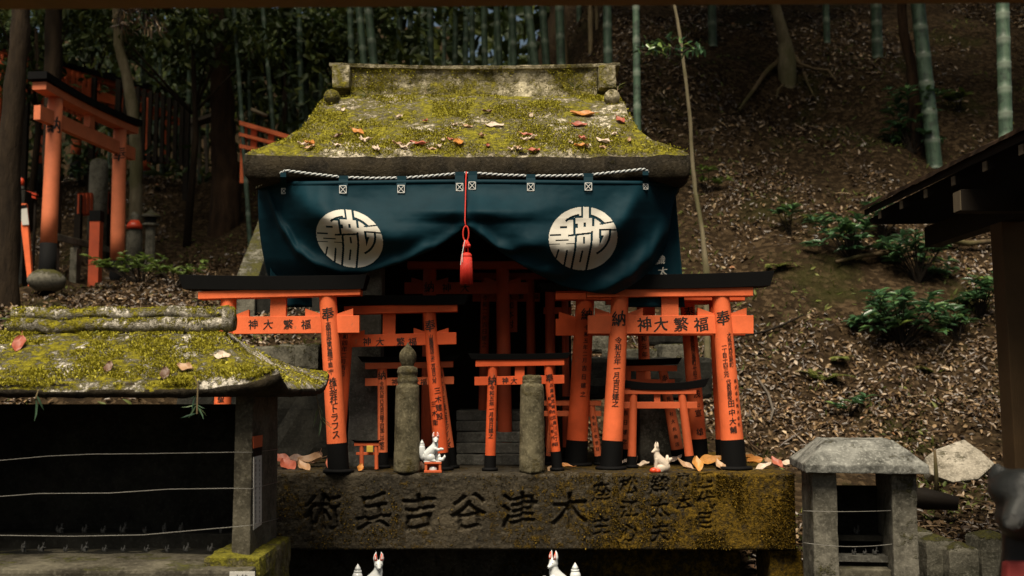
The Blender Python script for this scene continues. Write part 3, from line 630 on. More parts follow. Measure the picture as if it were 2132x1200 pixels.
# emblem: strokes as polygons in a unit circle (x right, y down), black gaps cut out
def emblem_mask(X, Y):
    r = np.sqrt(X ** 2 + Y ** 2); m = r < 1.0
    def rect(x0, y0, x1, y1, sl=0.0):
        yy = Y - sl * (X - (x0 + x1) / 2); return (X > x0) & (X < x1) & (yy > y0) & (yy < y1)
    def line(x0, y0, x1, y1, w):
        dx, dy = x1 - x0, y1 - y0; L2 = dx * dx + dy * dy; t = np.clip(((X - x0) * dx + (Y - y0) * dy) / L2, 0, 1)
        return (X - x0 - t * dx) ** 2 + (Y - y0 - t * dy) ** 2 < (w / 2) ** 2
    g = .065; cut = np.zeros_like(m)
    def arc(cx, cy, R0, R1, a0, a1):
        rr = np.sqrt((X - cx) ** 2 + (Y - cy) ** 2); th = np.degrees(np.arctan2(Y - cy, X - cx)); return (rr > R0) & (rr < R1) & (th > a0) & (th < a1)
    cut |= rect(-.06, -1.1, 0.0, -.68) | rect(.17, -1.1, .23, -.68)            # top stem sides
    cut |= rect(-.24, -.72, .0, -.655) | rect(.17, -.70, .36, -.64)
    cut |= arc(0, 0, .72, .79, -132, -98) | arc(.0, .0, .70, .785, -74, -36)       # inner arcs
    cut |= rect(-.47, -.655, -.24, -.60)
    cut |= rect(-.28, -.66, -.215, -.14)                                        # left column edge
    cut |= rect(.26, -.66, .325, -.38)
    cut |= rect(-.23, -.48, -.15, -.34) | rect(.02, -.50, .085, -.37)
    cut |= rect(-.66, -.41, -.46, -.345) | rect(-.96, -.165, -.64, -.105) | rect(-.44, -.165, .26, -.105, -.09)
    cut |= rect(-.80, .015, -.42, .055) | rect(-1.0, .135, -.68, .165) | rect(-.49, .135, -.22, .165)
    cut |= line(-.20, -.12, -.235, .35, g) | line(-.235, .35, -.36, 1.0, g)        # divider
    cut |= line(.26, -.2, .24, .20, g) | line(.24, .2, .09, 1.0, g)
    cut |= rect(0.0, -.05, .058, .17, 0) | line(-.02, .40, -.09, .72, .055)
    cut |= line(-.72, .34, -.80, .60, .05) | line(-.47, .37, -.56, .84, .055)
    cut |= line(.50, -.44, 1.02, -.53, .05) | rect(.46, -.28, 1.05, -.225, .02)
    cut |= rect(.46, -.28, .53, .0)
    cut |= ((X > .47) & (Y > -.08) & (X < .60) & (Y - .27 < -(X - .47) * 2.6 + .0) & (Y < .27))
    cut |= arc(.05, -.16, .70, .765, -6, 62)
    return m & ~cut
for cx, cy, rx, ry, sh, sk in ((728, 497, 69, 60.5, .22, .10), (1214, 497, 71.5, 66, .0, -.06)):
    n = 150; g1 = np.linspace(-1.02, 1.02, n + 1); V, idx, F = [], {}, []
    cxs = (g1[:-1] + g1[1:]) / 2; XX, YY = np.meshgrid(cxs, cxs); mk = emblem_mask(XX, YY)
    def vert(i, j):
        if (i, j) not in idx:
            a, b = g1[i], g1[j]; px = cx + rx * a * (1 - .02 * b) + rx * sh * .55 * b * (1 if sh else 0); py = cy + ry * b + rx * sk * a * .5
            idx[(i, j)] = len(V); V.append(at(px, py, cdepth(px, py) - .0048))
        return idx[(i, j)]
    for j in range(n):
        for i in range(n):
            if mk[j, i]: F.append((vert(i, j), vert(i + 1, j), vert(i + 1, j + 1), vert(i, j + 1)))
    MB().add(V, F).build('emblem', M['white'], cl, True)
ROPE = [(532, 390, .13), (560, 374, .06), (595, 356, -.02), (650, 363, -.02), (715, 370, -.02), (780, 372, -.02), (845, 371, -.02), (910, 366, -.02), (955, 362, -.02), (985, 361, -.02), (1045, 365, -.02), (1105, 367, -.02), (1165, 367, -.02), (1225, 365, -.02), (1285, 359, -.02), (1340, 353, -.02), (1375, 371, .07), (1418, 384, .15)]
for px, py, bx, by in ((590, 364, 591, 398), (715, 370, 714, 395), (836, 371, 835, 394), (957, 362, 957, 390), (984, 361, 983, 387), (1105, 367, 1105, 390), (1225, 365, 1225, 389), (1344, 361, 1344, 389)):
    d0 = cdepth(bx, by) - .004; lp = MB(); hwid = 9.5
    if px in (590, 1344): hwid = 6
    pts = [(px, py - 4, -.032), (px, py + 4, -.034), (bx, by - 8, d0), (bx, by + 9, d0)]
    V = [at(p[0] + s * hwid, p[1], p[2] if p[2] < d0 else p[2]) for p in pts for s in (-1, 1)]
    lp.add(V, [(0, 1, 3, 2), (2, 3, 5, 4), (4, 5, 7, 6)]); lo = lp.build('loop_tab', M['cloth'], curtain, False)
    md = lo.modifiers.new('s', 'SOLIDIFY'); md.thickness = .004
    s_ = MB(); q = 7 if hwid > 7 else 5
    for a, b in (((-q, -q), (q, -q)), ((q, -q), (q, q)), ((q, q), (-q, q)), ((-q, q), (-q, -q)), ((-q, -q), (q, q)), ((q, -q), (-q, q))):
        s_.tube([at(bx + a[0], by + a[1] * 1.1, d0 - .0065), at(bx + b[0], by + b[1] * 1.1, d0 - .0065)], .0016, 5)
    s_.build('stitching', M['stitch'], lo)
# side curtains
for nm, lab, top, bot, Y, txt in (('side_curtain', 'navy side curtain with two white characters hanging right of the emblem curtain', [(1330, 395), (1406, 395)], [(1300, 640), (1426, 640)], .2, '織太'), ('side_curtain', 'dark navy side curtain in shade at the left edge of the shrine', [(562, 395), (640, 395)], [(563, 640), (650, 640)], .26, '')):
    mb = MB(); V = []; n, m = 30, 30
    for j in range(m + 1):
        for i in range(n + 1):
            a = Vector(lerp(Vector(top[0]), Vector(top[1]), i / n)); b = Vector(lerp(Vector(bot[0]), Vector(bot[1]), i / n)); q = a.lerp(b, j / m)
            V.append(at(q.x, q.y, Y + .014 * math.sin(i / n * 9 + .6) * (.3 + j / m)))
    mb.add(V, [(j * (n + 1) + i, j * (n + 1) + i + 1, (j + 1) * (n + 1) + i + 1, (j + 1) * (n + 1) + i) for j in range(m) for i in range(n)])
    root = thing(nm, lab, 'curtain', tuple(at((bot[0][0] + bot[1][0]) / 2, 640, Y))); c_ = mb.build('cloth', M['cloth'], root, True)
    md = c_.modifiers.new('s', 'SOLIDIFY'); md.thickness = .002
    if txt:
        tb = MB(); text_flat(tb, txt, [at(1375, 542, Y - .02), at(1380, 566, Y - .02)], Vector((1, 0, 0)), Vector((0, 0, 1)), .04); tb.build('lettering', M['white'], root)
# twisted rope
pts = []
for a, b in zip(ROPE, ROPE[1:]):
    for k in range(14): q = [lerp(u, v, k / 14) for u, v in zip(a, b)]; pts.append(at(*q))
pts.append(at(*ROPE[-1])); n = 10; V, F, S = [], [], []
ln = 0.0
fine = []
for a, b in zip(pts, pts[1:]):
    for k in range(3): fine.append(a.lerp(b, k / 3))
fine.append(pts[-1])
for i, p in enumerate(fine):
    t_ = (fine[min(i + 1, len(fine) - 1)] - fine[max(i - 1, 0)]).normalized(); u_ = t_.cross(Vector((0, -1, 0))).normalized(); w_ = Vector((0, -1, 0))
    if i: ln += (p - fine[i - 1]).length
    for k in range(n):
        a = 2 * math.pi * k / n; ph = a * 2 - ln * 2 * math.pi / .021; r = .0056 + .0013 * math.cos(ph); V.append(p + u_ * (math.cos(a) * r) + w_ * (math.sin(a) * r)); S.append(1.0 if math.cos(ph) > -.1 else 0.0)
F = [(i * n + k, i * n + (k + 1) % n, (i + 1) * n + (k + 1) % n, (i + 1) * n + k) for i in range(len(fine) - 1) for k in range(n)]
ro = MB().add(V, F).build('rope', M['rope'], None, True, origin=tuple(at(985, 361, -.02)))
at_ = ro.data.attributes.new('strand', 'FLOAT', 'POINT'); at_.data.foreach_set('value', np.array(S, np.float32))
tag(ro, 'twisted white and dark rope strung along the stone eave holding the curtain', 'rope')
# tassel
TY = -0.165
ts = thing('tassel', 'red tassel on a thin red cord gathering the middle of the curtain', 'tassel', tuple(at(971, 590, TY)))
mb = MB(); mb.tube([at(971, 358, -.036), at(970, 372, -.06), at(969, 420, -.125), at(968, 460, -.155), at(970, 474, TY)], .0024, 7); mb.build('cord', M['red'], ts, True)
mb = MB(); pp = [at(970 + 6 * math.sin(a) * (1 if True else 0), 487 - 16 * math.cos(a), TY) for a in np.linspace(.0, 2 * math.pi, 22)]; mb.tube(pp, .0028, 7)
mb.tube([at(969, 500, TY), at(967, 528, TY)], .003, 7); mb.tube([at(973, 500, TY), at(975, 528, TY)], .003, 7)
mb.build('loop', M['red'], ts, True)
mb = MB(); mb.ball(at(971, 509, TY), (.013, .011, .014)); mb.ball(at(967, 513, TY - .006), (.008, .008, .008)); mb.ball(at(976, 512, TY - .005), (.008, .008, .008)); mb.build('knot', M['red'], ts, True)
mb = MB(); c0, c1 = at(971, 590, TY), at(971, 526, TY); hh = c1.z - c0.z
mb.lathe(c0, [(.021, 0), (.0225, hh * .1), (.0215, hh * .5), (.0195, hh * .82), (.021, hh * .86), (.0205, hh * .92), (.014, hh * .98), (.004, hh)], 26)
for k in range(46):
    a = 2 * math.pi * k / 46; e = (.0215 + .001 * random.random()); x, y = math.cos(a), math.sin(a)
    mb.tube([c0 + Vector((x * (e + .001), y * (e + .001), -.006 * random.random())), c0 + Vector((x * e, y * e, hh * .4)), c0 + Vector((x * .0195, y * .0195, hh * .84))], .0016, 4)
mb.build('skirt', M['red'], ts, True)
mb = MB(); mb.tube([at(968, 500, TY - .01), at(962, 530, TY - .022), at(959, 552, TY - .024)], .0012, 5); mb.tube([at(968, 500, TY - .01), at(963, 526, TY - .022), at(963, 546, TY - .022)], .001, 5); mb.build('loose_thread', M['stitch'], ts)

# ------------------------------------------------------------------ small torii gates
def beam_px(mb, x0, y0, x1, y1, h, Y, th, up=0.0, slope=0.0, n=1, lean=0.0):
    """beam whose front face has its top edge from (x0,y0) to (x1,y1) and height h (pixels at depth Y-th/2)"""
    Yf = Y - th / 2; k = 16 if up else 1; rows = []
    for i in range(k + 1):
        f = i / k; x = lerp(x0, x1, f); y = lerp(y0, y1, f); u = abs(2 * f - 1) ** 2.2 * up
        t_ = at(x, y - u, Yf); b_ = at(x + (slope * (2 * f - 1) if k == 1 else (slope * (1 if f == 1 else -1 if f == 0 else 0))), y + h - u * .75, Yf)
        dt = Vector((0, th, 0)); rows.append((b_, t_ + Vector((0, -lean, 0)), t_ + dt + Vector((0, lean, 0)), b_ + dt))
    b = len(mb.v)
    for r in rows: mb.v += list(r)
    for i in range(k):
        for q in range(4): mb.f.append((b + i * 4 + q, b + i * 4 + (q + 1) % 4, b + (i + 1) * 4 + (q + 1) % 4, b + (i + 1) * 4 + q))
    mb.f.append((b, b + 1, b + 2, b + 3)); e = b + k * 4; mb.f.append((e + 3, e + 2, e + 1, e))
def torii(label, Y, lp, rp, shim, nuki, kas, black=None, gaku=None, mat='verm', wedges=True, nuki_text=None, ltext=(), rtext=(), plate=True, group='small vermilion torii gates offered at the shrine', slabz=SZ):
    bl = at((lp[2] + rp[2]) / 2, lp[3], Y); base = (bl.x, Y, slabz)
    t = thing('torii_gate', label, 'torii gate', base, group); m = M[mat]; s = mpp(Y)
    R_ = []
    for (xt, yt, xb, yb, wt, wb, byk), tx in ((lp, ltext), (rp, rtext)):
        bt = at(xb, yb, Y); bt.z = max(slabz + .004, min(bt.z, slabz + .02)) if plate else bt.z
        tp = at(xt, yt, Y); rb, rt = wb * s / 2, wt * s / 2; f = (yb - byk) / (yb - yt) if byk else 0
        mb = MB(); mid = bt.lerp(tp, f); rm = lerp(rb, rt, f); n = 22
        mb.tube([mid.lerp(tp, k / 6) for k in range(7)], [lerp(rm, rt, k / 6) for k in range(7)], n, cap=False); p = mb.build('pillar', m, t, True)
        for f_ in p.data.polygons:
            if len(f_.vertices) > 4: f_.use_smooth = False
        if f:
            mb = MB(); mb.tube([bt, mid + (tp - bt).normalized() * .001], [rb + .0022, rm + .0022], n, cap=False); q = mb.build('sleeve', M['black'], p, True)
            for f_ in q.data.polygons:
                if len(f_.vertices) > 4: f_.use_smooth = False
        if plate: MB().lathe(Vector((bt.x, bt.y, slabz + .001)), [(rb * 1.5, 0), (rb * 1.55, .006), (rb * 1.45, .011), (rb * 1.05, .013)], 20).build('foot_plate', M['black'], p, True)
        if tx:
            for chars, ya, yb2, size, uo in tx:
                tb = MB()
                n_ = len(chars); ts = [(yb - (lerp(ya, yb2, i / (n_ - 1)) if n_ > 1 else ya)) / (yb - yt) for i in range(n_)]
                text_round(tb, chars, ts, bt, tp, rb, rt, size * s, uo * s)
                tb.build('inscription', M['ink'], p)
        R_.append((bt, tp, rb, rt))
    wmax = max(lp[4], rp[4]) * s
    mb = MB(); beam_px(mb, *shim, Y, wmax * 1.1); mb.build('lintel', m, t, bevel=.0018)
    if kas:
        mb = MB(); beam_px(mb, kas[0], kas[1], kas[2], kas[3], kas[4], Y, wmax * 1.4, kas[5], -8, lean=.006); mb.build('top_beam', M['black'], t, bevel=.0012)
    th = wmax * .42; mb = MB(); beam_px(mb, *nuki, Y, th); tie = mb.build('tie_beam', m, t, bevel=.0015)
    if gaku:
        mb = MB(); yt_ = lerp(shim[1], shim[3], .5) + shim[4] - 1; yb_ = lerp(nuki[1], nuki[3], .5) + 1; g0, g1 = gaku
        a = at(g0, yt_, Y - th * .4); b = at(g1, yb_, Y - th * .4); mb.box(((a.x + b.x) / 2, Y, (a.z + b.z) / 2), (b.x - a.x, th * .86, a.z - b.z)); mb.build('centre_strut', m, t, bevel=.001)
    if wedges:
        for (bt, tp, rb, rt), pp in zip(R_, (lp, rp)):
            f = (pp[3] - nuki[1]) / (pp[3] - pp[1]); cx_ = lerp(pp[2], pp[0], f); hw_ = lerp(pp[5], pp[4], f) / 2; ny = lerp(nuki[1], nuki[3], (cx_ - nuki[0]) / (nuki[2] - nuki[0])); H = nuki[4] * .42; L_ = hw_ * 1.7
            for sg in (-1, 1):
                xa, xb_ = cx_ + sg * (hw_ - 2), cx_ + sg * (hw_ + L_); Yf = Y - th * .36
                MB().prism([at(xa, ny + 1, Yf), at(xb_, ny + 1, Yf), at(xb_, ny - H, Yf), at(xa, ny - H * .25, Yf)], (0, th * .72, 0)).build('wedge', m, t)
    if nuki_text:
        tb = MB(); chars, pxs, py, size = nuki_text; text_flat(tb, chars, [at(x, py, Y - th / 2 - .0012) for x in pxs], Vector((1, 0, 0)), Vector((0, 0, 1)), size * s); tb.build('inscription', M['ink'], tie)
    return t
torii('large vermilion gate at the left, one post behind the low mossy roof', .04, (477, 615, 455, 979, 32, 36, 926), (682, 610, 705, 979, 36, 42, 924), (412, 607, 750, 598, 16), (384, 661, 748, 657, 36), (372, 575, 764, 575, 29, 3), gaku=(563, 595),
      nuki_text=('神大繁福', (527, 558, 600, 637), 676, 21), ltext=(('納', 655, 655, 30, 0), ('令和三年十一月吉日聖', 690, 832, 15, 0)), rtext=(('奉', 656, 656, 29, 0), ('大阪市中央区東心斎橋一丁目二十', 676, 776, 11.5, 0), ('株式会社', 796, 836, 17, 2), ('トラフス', 852, 905, 18, 2)))
torii('vermilion gate with a right post reading two company columns, behind the leftmost gate', .16, (725, 650, 700, 977, 27, 30, 925), (893, 645, 921, 977, 26, 31, 944), (716, 638, 952, 632, 17), (728, 698, 950, 692, 25), (686, 615, 975, 616, 20, 2), mat='verm_b', gaku=(797, 823),
      nuki_text=('神大繁福', (764, 791, 834, 859), 712, 18), ltext=(('令和四年二月吉日', 690, 780, 12, 0),), rtext=(('奉', 680, 680, 26, 0), ('山藤橋商店三木二月吉日八月', 702, 795, 9.5, 0), ('三木建設', 815, 868, 15, 5), ('三木衛', 842, 880, 13, -6)))
torii('small vermilion gate behind the stone post with the onion finial', .26, (796, 764, 797, 976, 20, 21, 945), (913, 764, 940, 974, 18, 22, 934), (760, 756, 943, 752, 13), (760, 788, 945, 784, 16), (745, 744, 956, 742, 11, 2), mat='verm_c', gaku=(842, 858), wedges=False,
      nuki_text=('神大福', (822, 866, 882), 796, 14), ltext=(('納', 783, 783, 19, 0), ('令和六年六月吉日建之四国山中敏和', 800, 935, 9.5, 0)), rtext=(('奉', 783, 783, 17, 0), ('令和二年株式会社ツインズ', 800, 928, 13, 0)))
torii('small vermilion gate standing behind the plain round stone post', .12, (1026, 760, 1020, 978, 20, 22, 949), (1141, 758, 1160, 976, 18, 20, 941), (990, 750, 1175, 747, 14), (988, 785, 1175, 781, 18), (974, 738, 1190, 736, 12, 2), mat='verm_b', gaku=(1072, 1092), wedges=False,
      nuki_text=('神大', (1052, 1070), 793, 14), ltext=(('納', 793, 793, 21, 0), ('令和五年一月吉日建之', 808, 908, 11, 0)), rtext=(('奉', 788, 788, 18, 0), ('兵庫県尼崎市武庫川三丁目', 803, 925, 8.5, 3), ('有限会社山本代表', 830, 925, 8, -4)))
torii('large bright vermilion gate at the front right, nearest the slab edge', .20, (1291, 612, 1272, 976, 36, 43, 919), (1500, 612, 1529, 976, 36, 49, 917), (1222, 601, 1568, 598, 18), (1224, 657, 1569, 657, 38), (1176, 575, 1612, 568, 30, 4), gaku=(1377, 1413),
      nuki_text=('神大繁福', (1342, 1376, 1418, 1460), 676, 31), ltext=(('納', 666, 666, 34, -1), ('令和五年一月吉日建之', 711, 842, 15, 0)), rtext=(('奉', 664, 664, 32, -2), ('大阪市西区新町', 700, 762, 11, 8), ('一丁目十四三元', 722, 782, 11, -5), ('代表取締役', 796, 830, 10, -2), ('田中大輔', 842, 896, 15, 0), ('株式会社阪大会社', 796, 885, 8, 14)))
torii('wide vermilion gate right behind the front right gate', .40, (1219, 614, 1199, 967, 38, 44, 918), (1490, 618, 1511, 966, 30, 36, 915), (1157, 606, 1551, 608, 18), (1157, 664, 1552, 664, 35), (1120, 592, 1560, 590, 13, 2), mat='verm_b', gaku=(1336, 1364),
      ltext=(('納', 656, 656, 27, 5), ('令和五年二月', 684, 752, 11, 5), ('吉日建之', 768, 822, 12, 5)), rtext=(('奉', 655, 655, 24, 0), ('三重県四日市', 705, 760, 9, -6), ('株式会社三栄', 800, 885, 11, -2)))
torii('vermilion gate whose right post shows between the front right posts', .44, (1296, 626, 1280, 964, 26, 30, 915), (1430, 622, 1458, 964, 30, 34, 915), (1290, 618, 1478, 618, 15), (1292, 666, 1476, 666, 28), None, gaku=None, wedges=False,
      rtext=(('奉', 652, 652, 24, 0), ('兵庫県姫路市東雲町三丁目三', 698, 786, 9.5, 2), ('浅宣雄', 822, 900, 16, 2), ('口', 845, 845, 8, 4)))
torii('narrow vermilion gate deep behind, its right post ending above a black curved beam', .78, (1288, 640, 1282, 948, 20, 24, 925), (1336, 628, 1350, 948, 22, 26, 925), (1262, 622, 1362, 622, 12), (1270, 668, 1360, 668, 18), None, wedges=False, rtext=(('令和元年', 690, 740, 13, 0), ))
torii('small vermilion gate with blue black top beam behind the brown one', .50, (1305, 768, 1298, 961, 18, 22, 936), (1379, 766, 1415, 961, 18, 27, 936), (1292, 761, 1410, 761, 12), (1292, 790, 1405, 790, 13), (1280, 750, 1420, 746, 13, 1), mat='verm_c', gaku=(1325, 1343), wedges=False,
      ltext=(('吉日建之', 860, 920, 11, 0),), rtext=(('奉', 788, 788, 14, 0), ('有限会社大丸商店', 815, 925, 9, 0)))
torii('brownish gate without writing, wide black curved top beam, in front of the small orange one', .27, (1319, 818, 1315, 973, 16, 18, 951), (1419, 818, 1438, 973, 16, 19, 950), (1294, 812, 1450, 812, 9), (1292, 837, 1452, 837, 14), (1290, 799, 1477, 797, 15, 10), gaku=(1362, 1375), mat='verm_old', wedges=False)
torii('little thin gate half hidden behind the wide gate left post', .42, (1150, 842, 1143, 967, 13, 15, 950), (1231, 842, 1248, 967, 14, 16, 950), (1133, 834, 1252, 834, 11), (1133, 856, 1252, 856, 11), (1124, 826, 1262, 826, 7, 1), mat='verm_c', wedges=False, rtext=(('令和三年吉日', 870, 935, 8, 0),))
torii('tiny orange gate with a gold plaque standing between two black post feet', .14, (753, 925, 753, 977, 9, 9, None), (783, 925, 784, 977, 8, 8, None), (737, 922, 790, 922, 7), (741, 942, 788, 942, 6), (734, 918, 792, 918, 4, 1), mat='verm_old', wedges=False, plate=False)
p = at(770, 935, .125); gp = MB().box((p.x, p.y, p.z), (.026, .006, .026)); gp_o = gp.build('plaque', M['gold'], [o for o in COL.objects if o.get('label', '').startswith('tiny orange')][0], bevel=.002)
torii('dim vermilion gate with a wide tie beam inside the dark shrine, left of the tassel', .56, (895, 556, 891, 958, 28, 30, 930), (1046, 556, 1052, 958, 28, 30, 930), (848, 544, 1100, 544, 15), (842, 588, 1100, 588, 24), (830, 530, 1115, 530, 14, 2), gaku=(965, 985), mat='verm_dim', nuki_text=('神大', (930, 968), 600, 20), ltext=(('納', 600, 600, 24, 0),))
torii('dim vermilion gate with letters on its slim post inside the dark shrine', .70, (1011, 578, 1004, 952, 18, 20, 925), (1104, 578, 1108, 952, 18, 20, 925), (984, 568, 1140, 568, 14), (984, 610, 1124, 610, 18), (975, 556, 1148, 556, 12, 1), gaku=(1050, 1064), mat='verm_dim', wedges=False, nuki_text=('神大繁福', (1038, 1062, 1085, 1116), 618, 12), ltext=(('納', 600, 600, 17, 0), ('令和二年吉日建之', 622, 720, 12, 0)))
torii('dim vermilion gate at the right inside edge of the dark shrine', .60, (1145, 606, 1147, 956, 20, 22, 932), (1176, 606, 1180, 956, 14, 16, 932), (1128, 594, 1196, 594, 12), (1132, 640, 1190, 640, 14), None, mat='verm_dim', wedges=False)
sg = thing('wooden_plaque', 'dim red plaque with brush letters hanging in the dark shrine', 'plaque', tuple(at(1062, 690, .64)))
a, b = at(1046, 625, .64), at(1077, 692, .64); bo = MB().box(((a.x + b.x) / 2, .64, (a.z + b.z) / 2), (b.x - a.x, .012, a.z - b.z)).build('board', M['verm_dim'], sg, bevel=.002)
tb = MB(); text_flat(tb, '加本村', [at(1062, y, .632) for y in (636, 655, 676)], Vector((1, 0, 0)), Vector((0, 0, 1)), .036); tb.build('lettering', M['ink'], sg)

# ------------------------------------------------------------------ round stone posts
Y = .045; p0 = at(847, 980, Y); s = mpp(Y); zz = lambda py: at(847, py, Y).z - SZ
g = thing('stone_post', 'round stone post topped with an onion shaped finial', 'stone post', (p0.x, Y, SZ))
MB().lathe((p0.x, Y, SZ), [(26.5 * s, 0), (27 * s, .02), (26 * s, zz(900)), (24.5 * s, zz(812)), (23.5 * s, zz(803)), (20 * s, zz(801)), (20.5 * s, zz(797)), (21.5 * s, zz(794)), (21.5 * s, zz(790)), (20.2 * s, zz(788)), (20.2 * s, zz(779)), (21.5 * s, zz(777)), (21.5 * s, zz(773)), (20.6 * s, zz(771)), (20 * s, zz(766)), (15 * s, zz(763.5)), (13 * s, zz(762))], 40).build('shaft', M['post'], g, True, rough=.0016, cuts=.012, rfreq=30)
MB().lathe((p0.x, Y, SZ), [(12.5 * s, zz(763)), (13.5 * s, zz(759)), (17 * s, zz(752)), (18.3 * s, zz(743)), (17 * s, zz(735)), (12 * s, zz(728)), (6 * s, zz(722)), (2.5 * s, zz(717)), (.6 * s, zz(713))], 32).build('finial', M['post'], g, True, rough=.0012, rfreq=40)
Y = .05; p0 = at(1108, 979, Y); zz = lambda py: at(1108, py, Y).z - SZ
g = thing('stone_post', 'round stone post with a broken flat top and ring grooves', 'stone post', (p0.x, Y, SZ))
MB().lathe((p0.x, Y, SZ), [(26 * s, 0), (26.5 * s, .02), (25.6 * s, zz(900)), (24.2 * s, zz(808)), (22.5 * s, zz(801)), (19.5 * s, zz(799)), (20.4 * s, zz(796)), (20.4 * s, zz(793)), (19.6 * s, zz(792)), (20.3 * s, zz(790)), (20 * s, zz(785)), (17.5 * s, zz(782)), (6 * s, zz(781.5))], 40).build('shaft', M['post'], g, True, rough=.0022, cuts=.012, rfreq=34)

# ------------------------------------------------------------------ fox figurines
def fox(name, label, base, S, flip, mat, tail=True, pedestal=None, paw=True, earcol=True, group=None, small=False, faceyaw=0.0, wide=False):
    """seated fox figurine, S = height of the body in metres; local x towards its chest, flip mirrors it"""
    t = thing(name, label, 'figurine', base, group); B0 = Vector(base); fx = -1 if flip else 1
    P = lambda x, y, z: B0 + Vector((fx * x * S, y * S, z * S))
    mb = MB()
    def limb(pts, rs): mb.tube([P(*q) for q in pts], [r * S for r in rs], 12)
    mb.ball(P(-.16, .0, .17), (.19 * S, .17 * S, .17 * S)); mb.ball(P(-.05, -.10, .14), (.16 * S, .10 * S, .14 * S)); mb.ball(P(-.05, .10, .14), (.16 * S, .10 * S, .14 * S))   # haunches
    limb([(-.2, 0, .2), (-.05, 0, .34), (.06, 0, .46), (.10, -.01, .58), (.11, -.015, .68)], [.16, .17, .155, .11, .085])
    limb([(.10, .075, .44), (.14, .07, .2), (.16, .07, .02)], [.075, .05, .04]); mb.ball(P(.2, .07, .03), (.07 * S, .045 * S, .035 * S))
    if paw:
        limb([(.10, -.09, .44), (.22, -.11, .40), (.31, -.12, .44), (.34, -.12, .42)], [.075, .055, .05, .055]); mb.ball(P(.35, -.12, .425), (.055 * S, .05 * S, .05 * S))
    else:
        limb([(.10, -.075, .44), (.14, -.08, .2), (.16, -.08, .02)], [.075, .05, .04]); mb.ball(P(.2, -.08, .03), (.07 * S, .045 * S, .035 * S))
    limb([(-.06, -.12, .06), (.1, -.13, .03), (.14, -.13, .03)], [.06, .05, .035])
    c, s_ = math.cos(faceyaw), math.sin(faceyaw)                # head looks to -y, turned by faceyaw towards its chest
    H = lambda x, y, z: P(.11 + x * c - y * s_, -.02 + x * s_ + y * c, .72 + z)
    mb.ball(H(0, 0, .01), (.105 * S, .10 * S, .095 * S)); mb.tube([H(0, -.05, -.01), H(0, -.15, -.055), H(0, -.185, -.06)], [.075 * S, .042 * S, .025 * S], 10)
    for sg in (-1, 1):
        mb.tube([H(sg * .05, .01, .06), H(sg * .075, .0, .14), H(sg * .07, .01, .23), H(sg * .05, .015, .295)], [.052 * S, .052 * S, .033 * S, .006 * S], 10)
    bd = mb.build('body', M[mat], t, True, remesh=S * (.035 if small else .016)) if True else None
    if tail:
        tb = MB(); tb.tube([P(-.25, .03, .04), P(-.34, .03, .14), P(-.37, .03, .3), P(-.36, .03, .48), P(-.355, .03, .55)], [.06 * S, .095 * S, .12 * S, .115 * S, .085 * S], 14)
        tb.tube([P(-.355, .03, .545), P(-.355, .03, .575), P(-.355, .03, .6)], [.085 * S, .09 * S, .08 * S], 14); tb.tube([P(-.355, .03, .6), P(-.355, .03, .65), P(-.355, .03, .74)], [.078 * S, .06 * S, .004 * S], 12)
        tb.build('tail', M[mat], t, True)
    if earcol and not small:
        for sg in (-1, 1):
            e = MB(); e.add([H(sg * .03, -.05, .09), H(sg * .10, -.052, .11), H(sg * .098, -.035, .18), H(sg * .062, -.012, .265), H(sg * .035, -.035, .17)], [(0, 1, 2, 3, 4)]); eo = e.build('inner_ear', M['ear'], t, True)
            md = eo.modifiers.new('s', 'SOLIDIFY'); md.thickness = .012 * S
            e = MB(); e.ball(H(sg * .048, -.088, .025), (.012 * S, .008 * S, .006 * S), 8, 6); e.build('eye', M['ink'], t, True)
        e = MB(); e.ball(H(0, -.195, -.05), (.018 * S, .012 * S, .012 * S), 8, 6); e.build('nose', M['ink'], t, True)
    return t
zf = .566
fox('fox_figurine', 'white porcelain fox with raised right paw low at the front left, below the slab', tuple(at(778, 1180, -.2))[:2] + (zf,), .165, False, 'porcelain', faceyaw=.2)
fox('fox_figurine', 'white porcelain fox facing left low at the front middle, below the slab', tuple(at(1163, 1180, -.2))[:2] + (zf,), .171, True, 'porcelain', faceyaw=.75)
# fox on its little red stand
Y = .04; c0 = at(902, 980, Y); ped = thing('figurine_stand', 'small orange open stand under the white fox', 'stand', (c0.x, Y, SZ)); s = mpp(Y); hz = 22 * s; wx = 34 * s; dy = .04
mb = MB(); mb.box((c0.x, Y, SZ + .005), (wx + .004, dy, .009)); mb.box((c0.x, Y, SZ + hz - .004), (wx + .002, dy, .008))
for sg in (-1, 1): mb.box((c0.x + sg * (wx / 2 - .005), Y, SZ + hz / 2), (.0098, dy - .004, hz - .017))
mb.box((c0.x, Y + dy / 2 - .004, SZ + hz / 2), (wx - .02, .004, hz - .017)); mb.build('frame', M['verm_old'], ped, bevel=.0012)
mb = MB(); mb.ball((c0.x, Y - .004, SZ + .012), (.016, .01, .013)); mb.build('shell_boss', M['porcelain'], ped, True)
fx_ = fox('fox_figurine', 'white porcelain fox with a cub on a small orange stand', (c0.x - .004, Y, SZ + hz), .115, False, 'porcelain', faceyaw=.1)
B0 = Vector((c0.x - .004, Y, SZ + hz)); mb = MB(); S = .115
mb.ball(B0 + Vector((.30, -.10, .07)) * S, (.12 * S, .08 * S, .075 * S)); mb.tube([B0 + Vector((.36, -.1, .08)) * S, B0 + Vector((.42, -.11, .16)) * S, B0 + Vector((.44, -.12, .2)) * S], [.06 * S, .05 * S, .045 * S], 10); mb.tube([B0 + Vector((.42, -.11, .2)) * S, B0 + Vector((.43, -.11, .27)) * S], [.03 * S, .004 * S], 8)
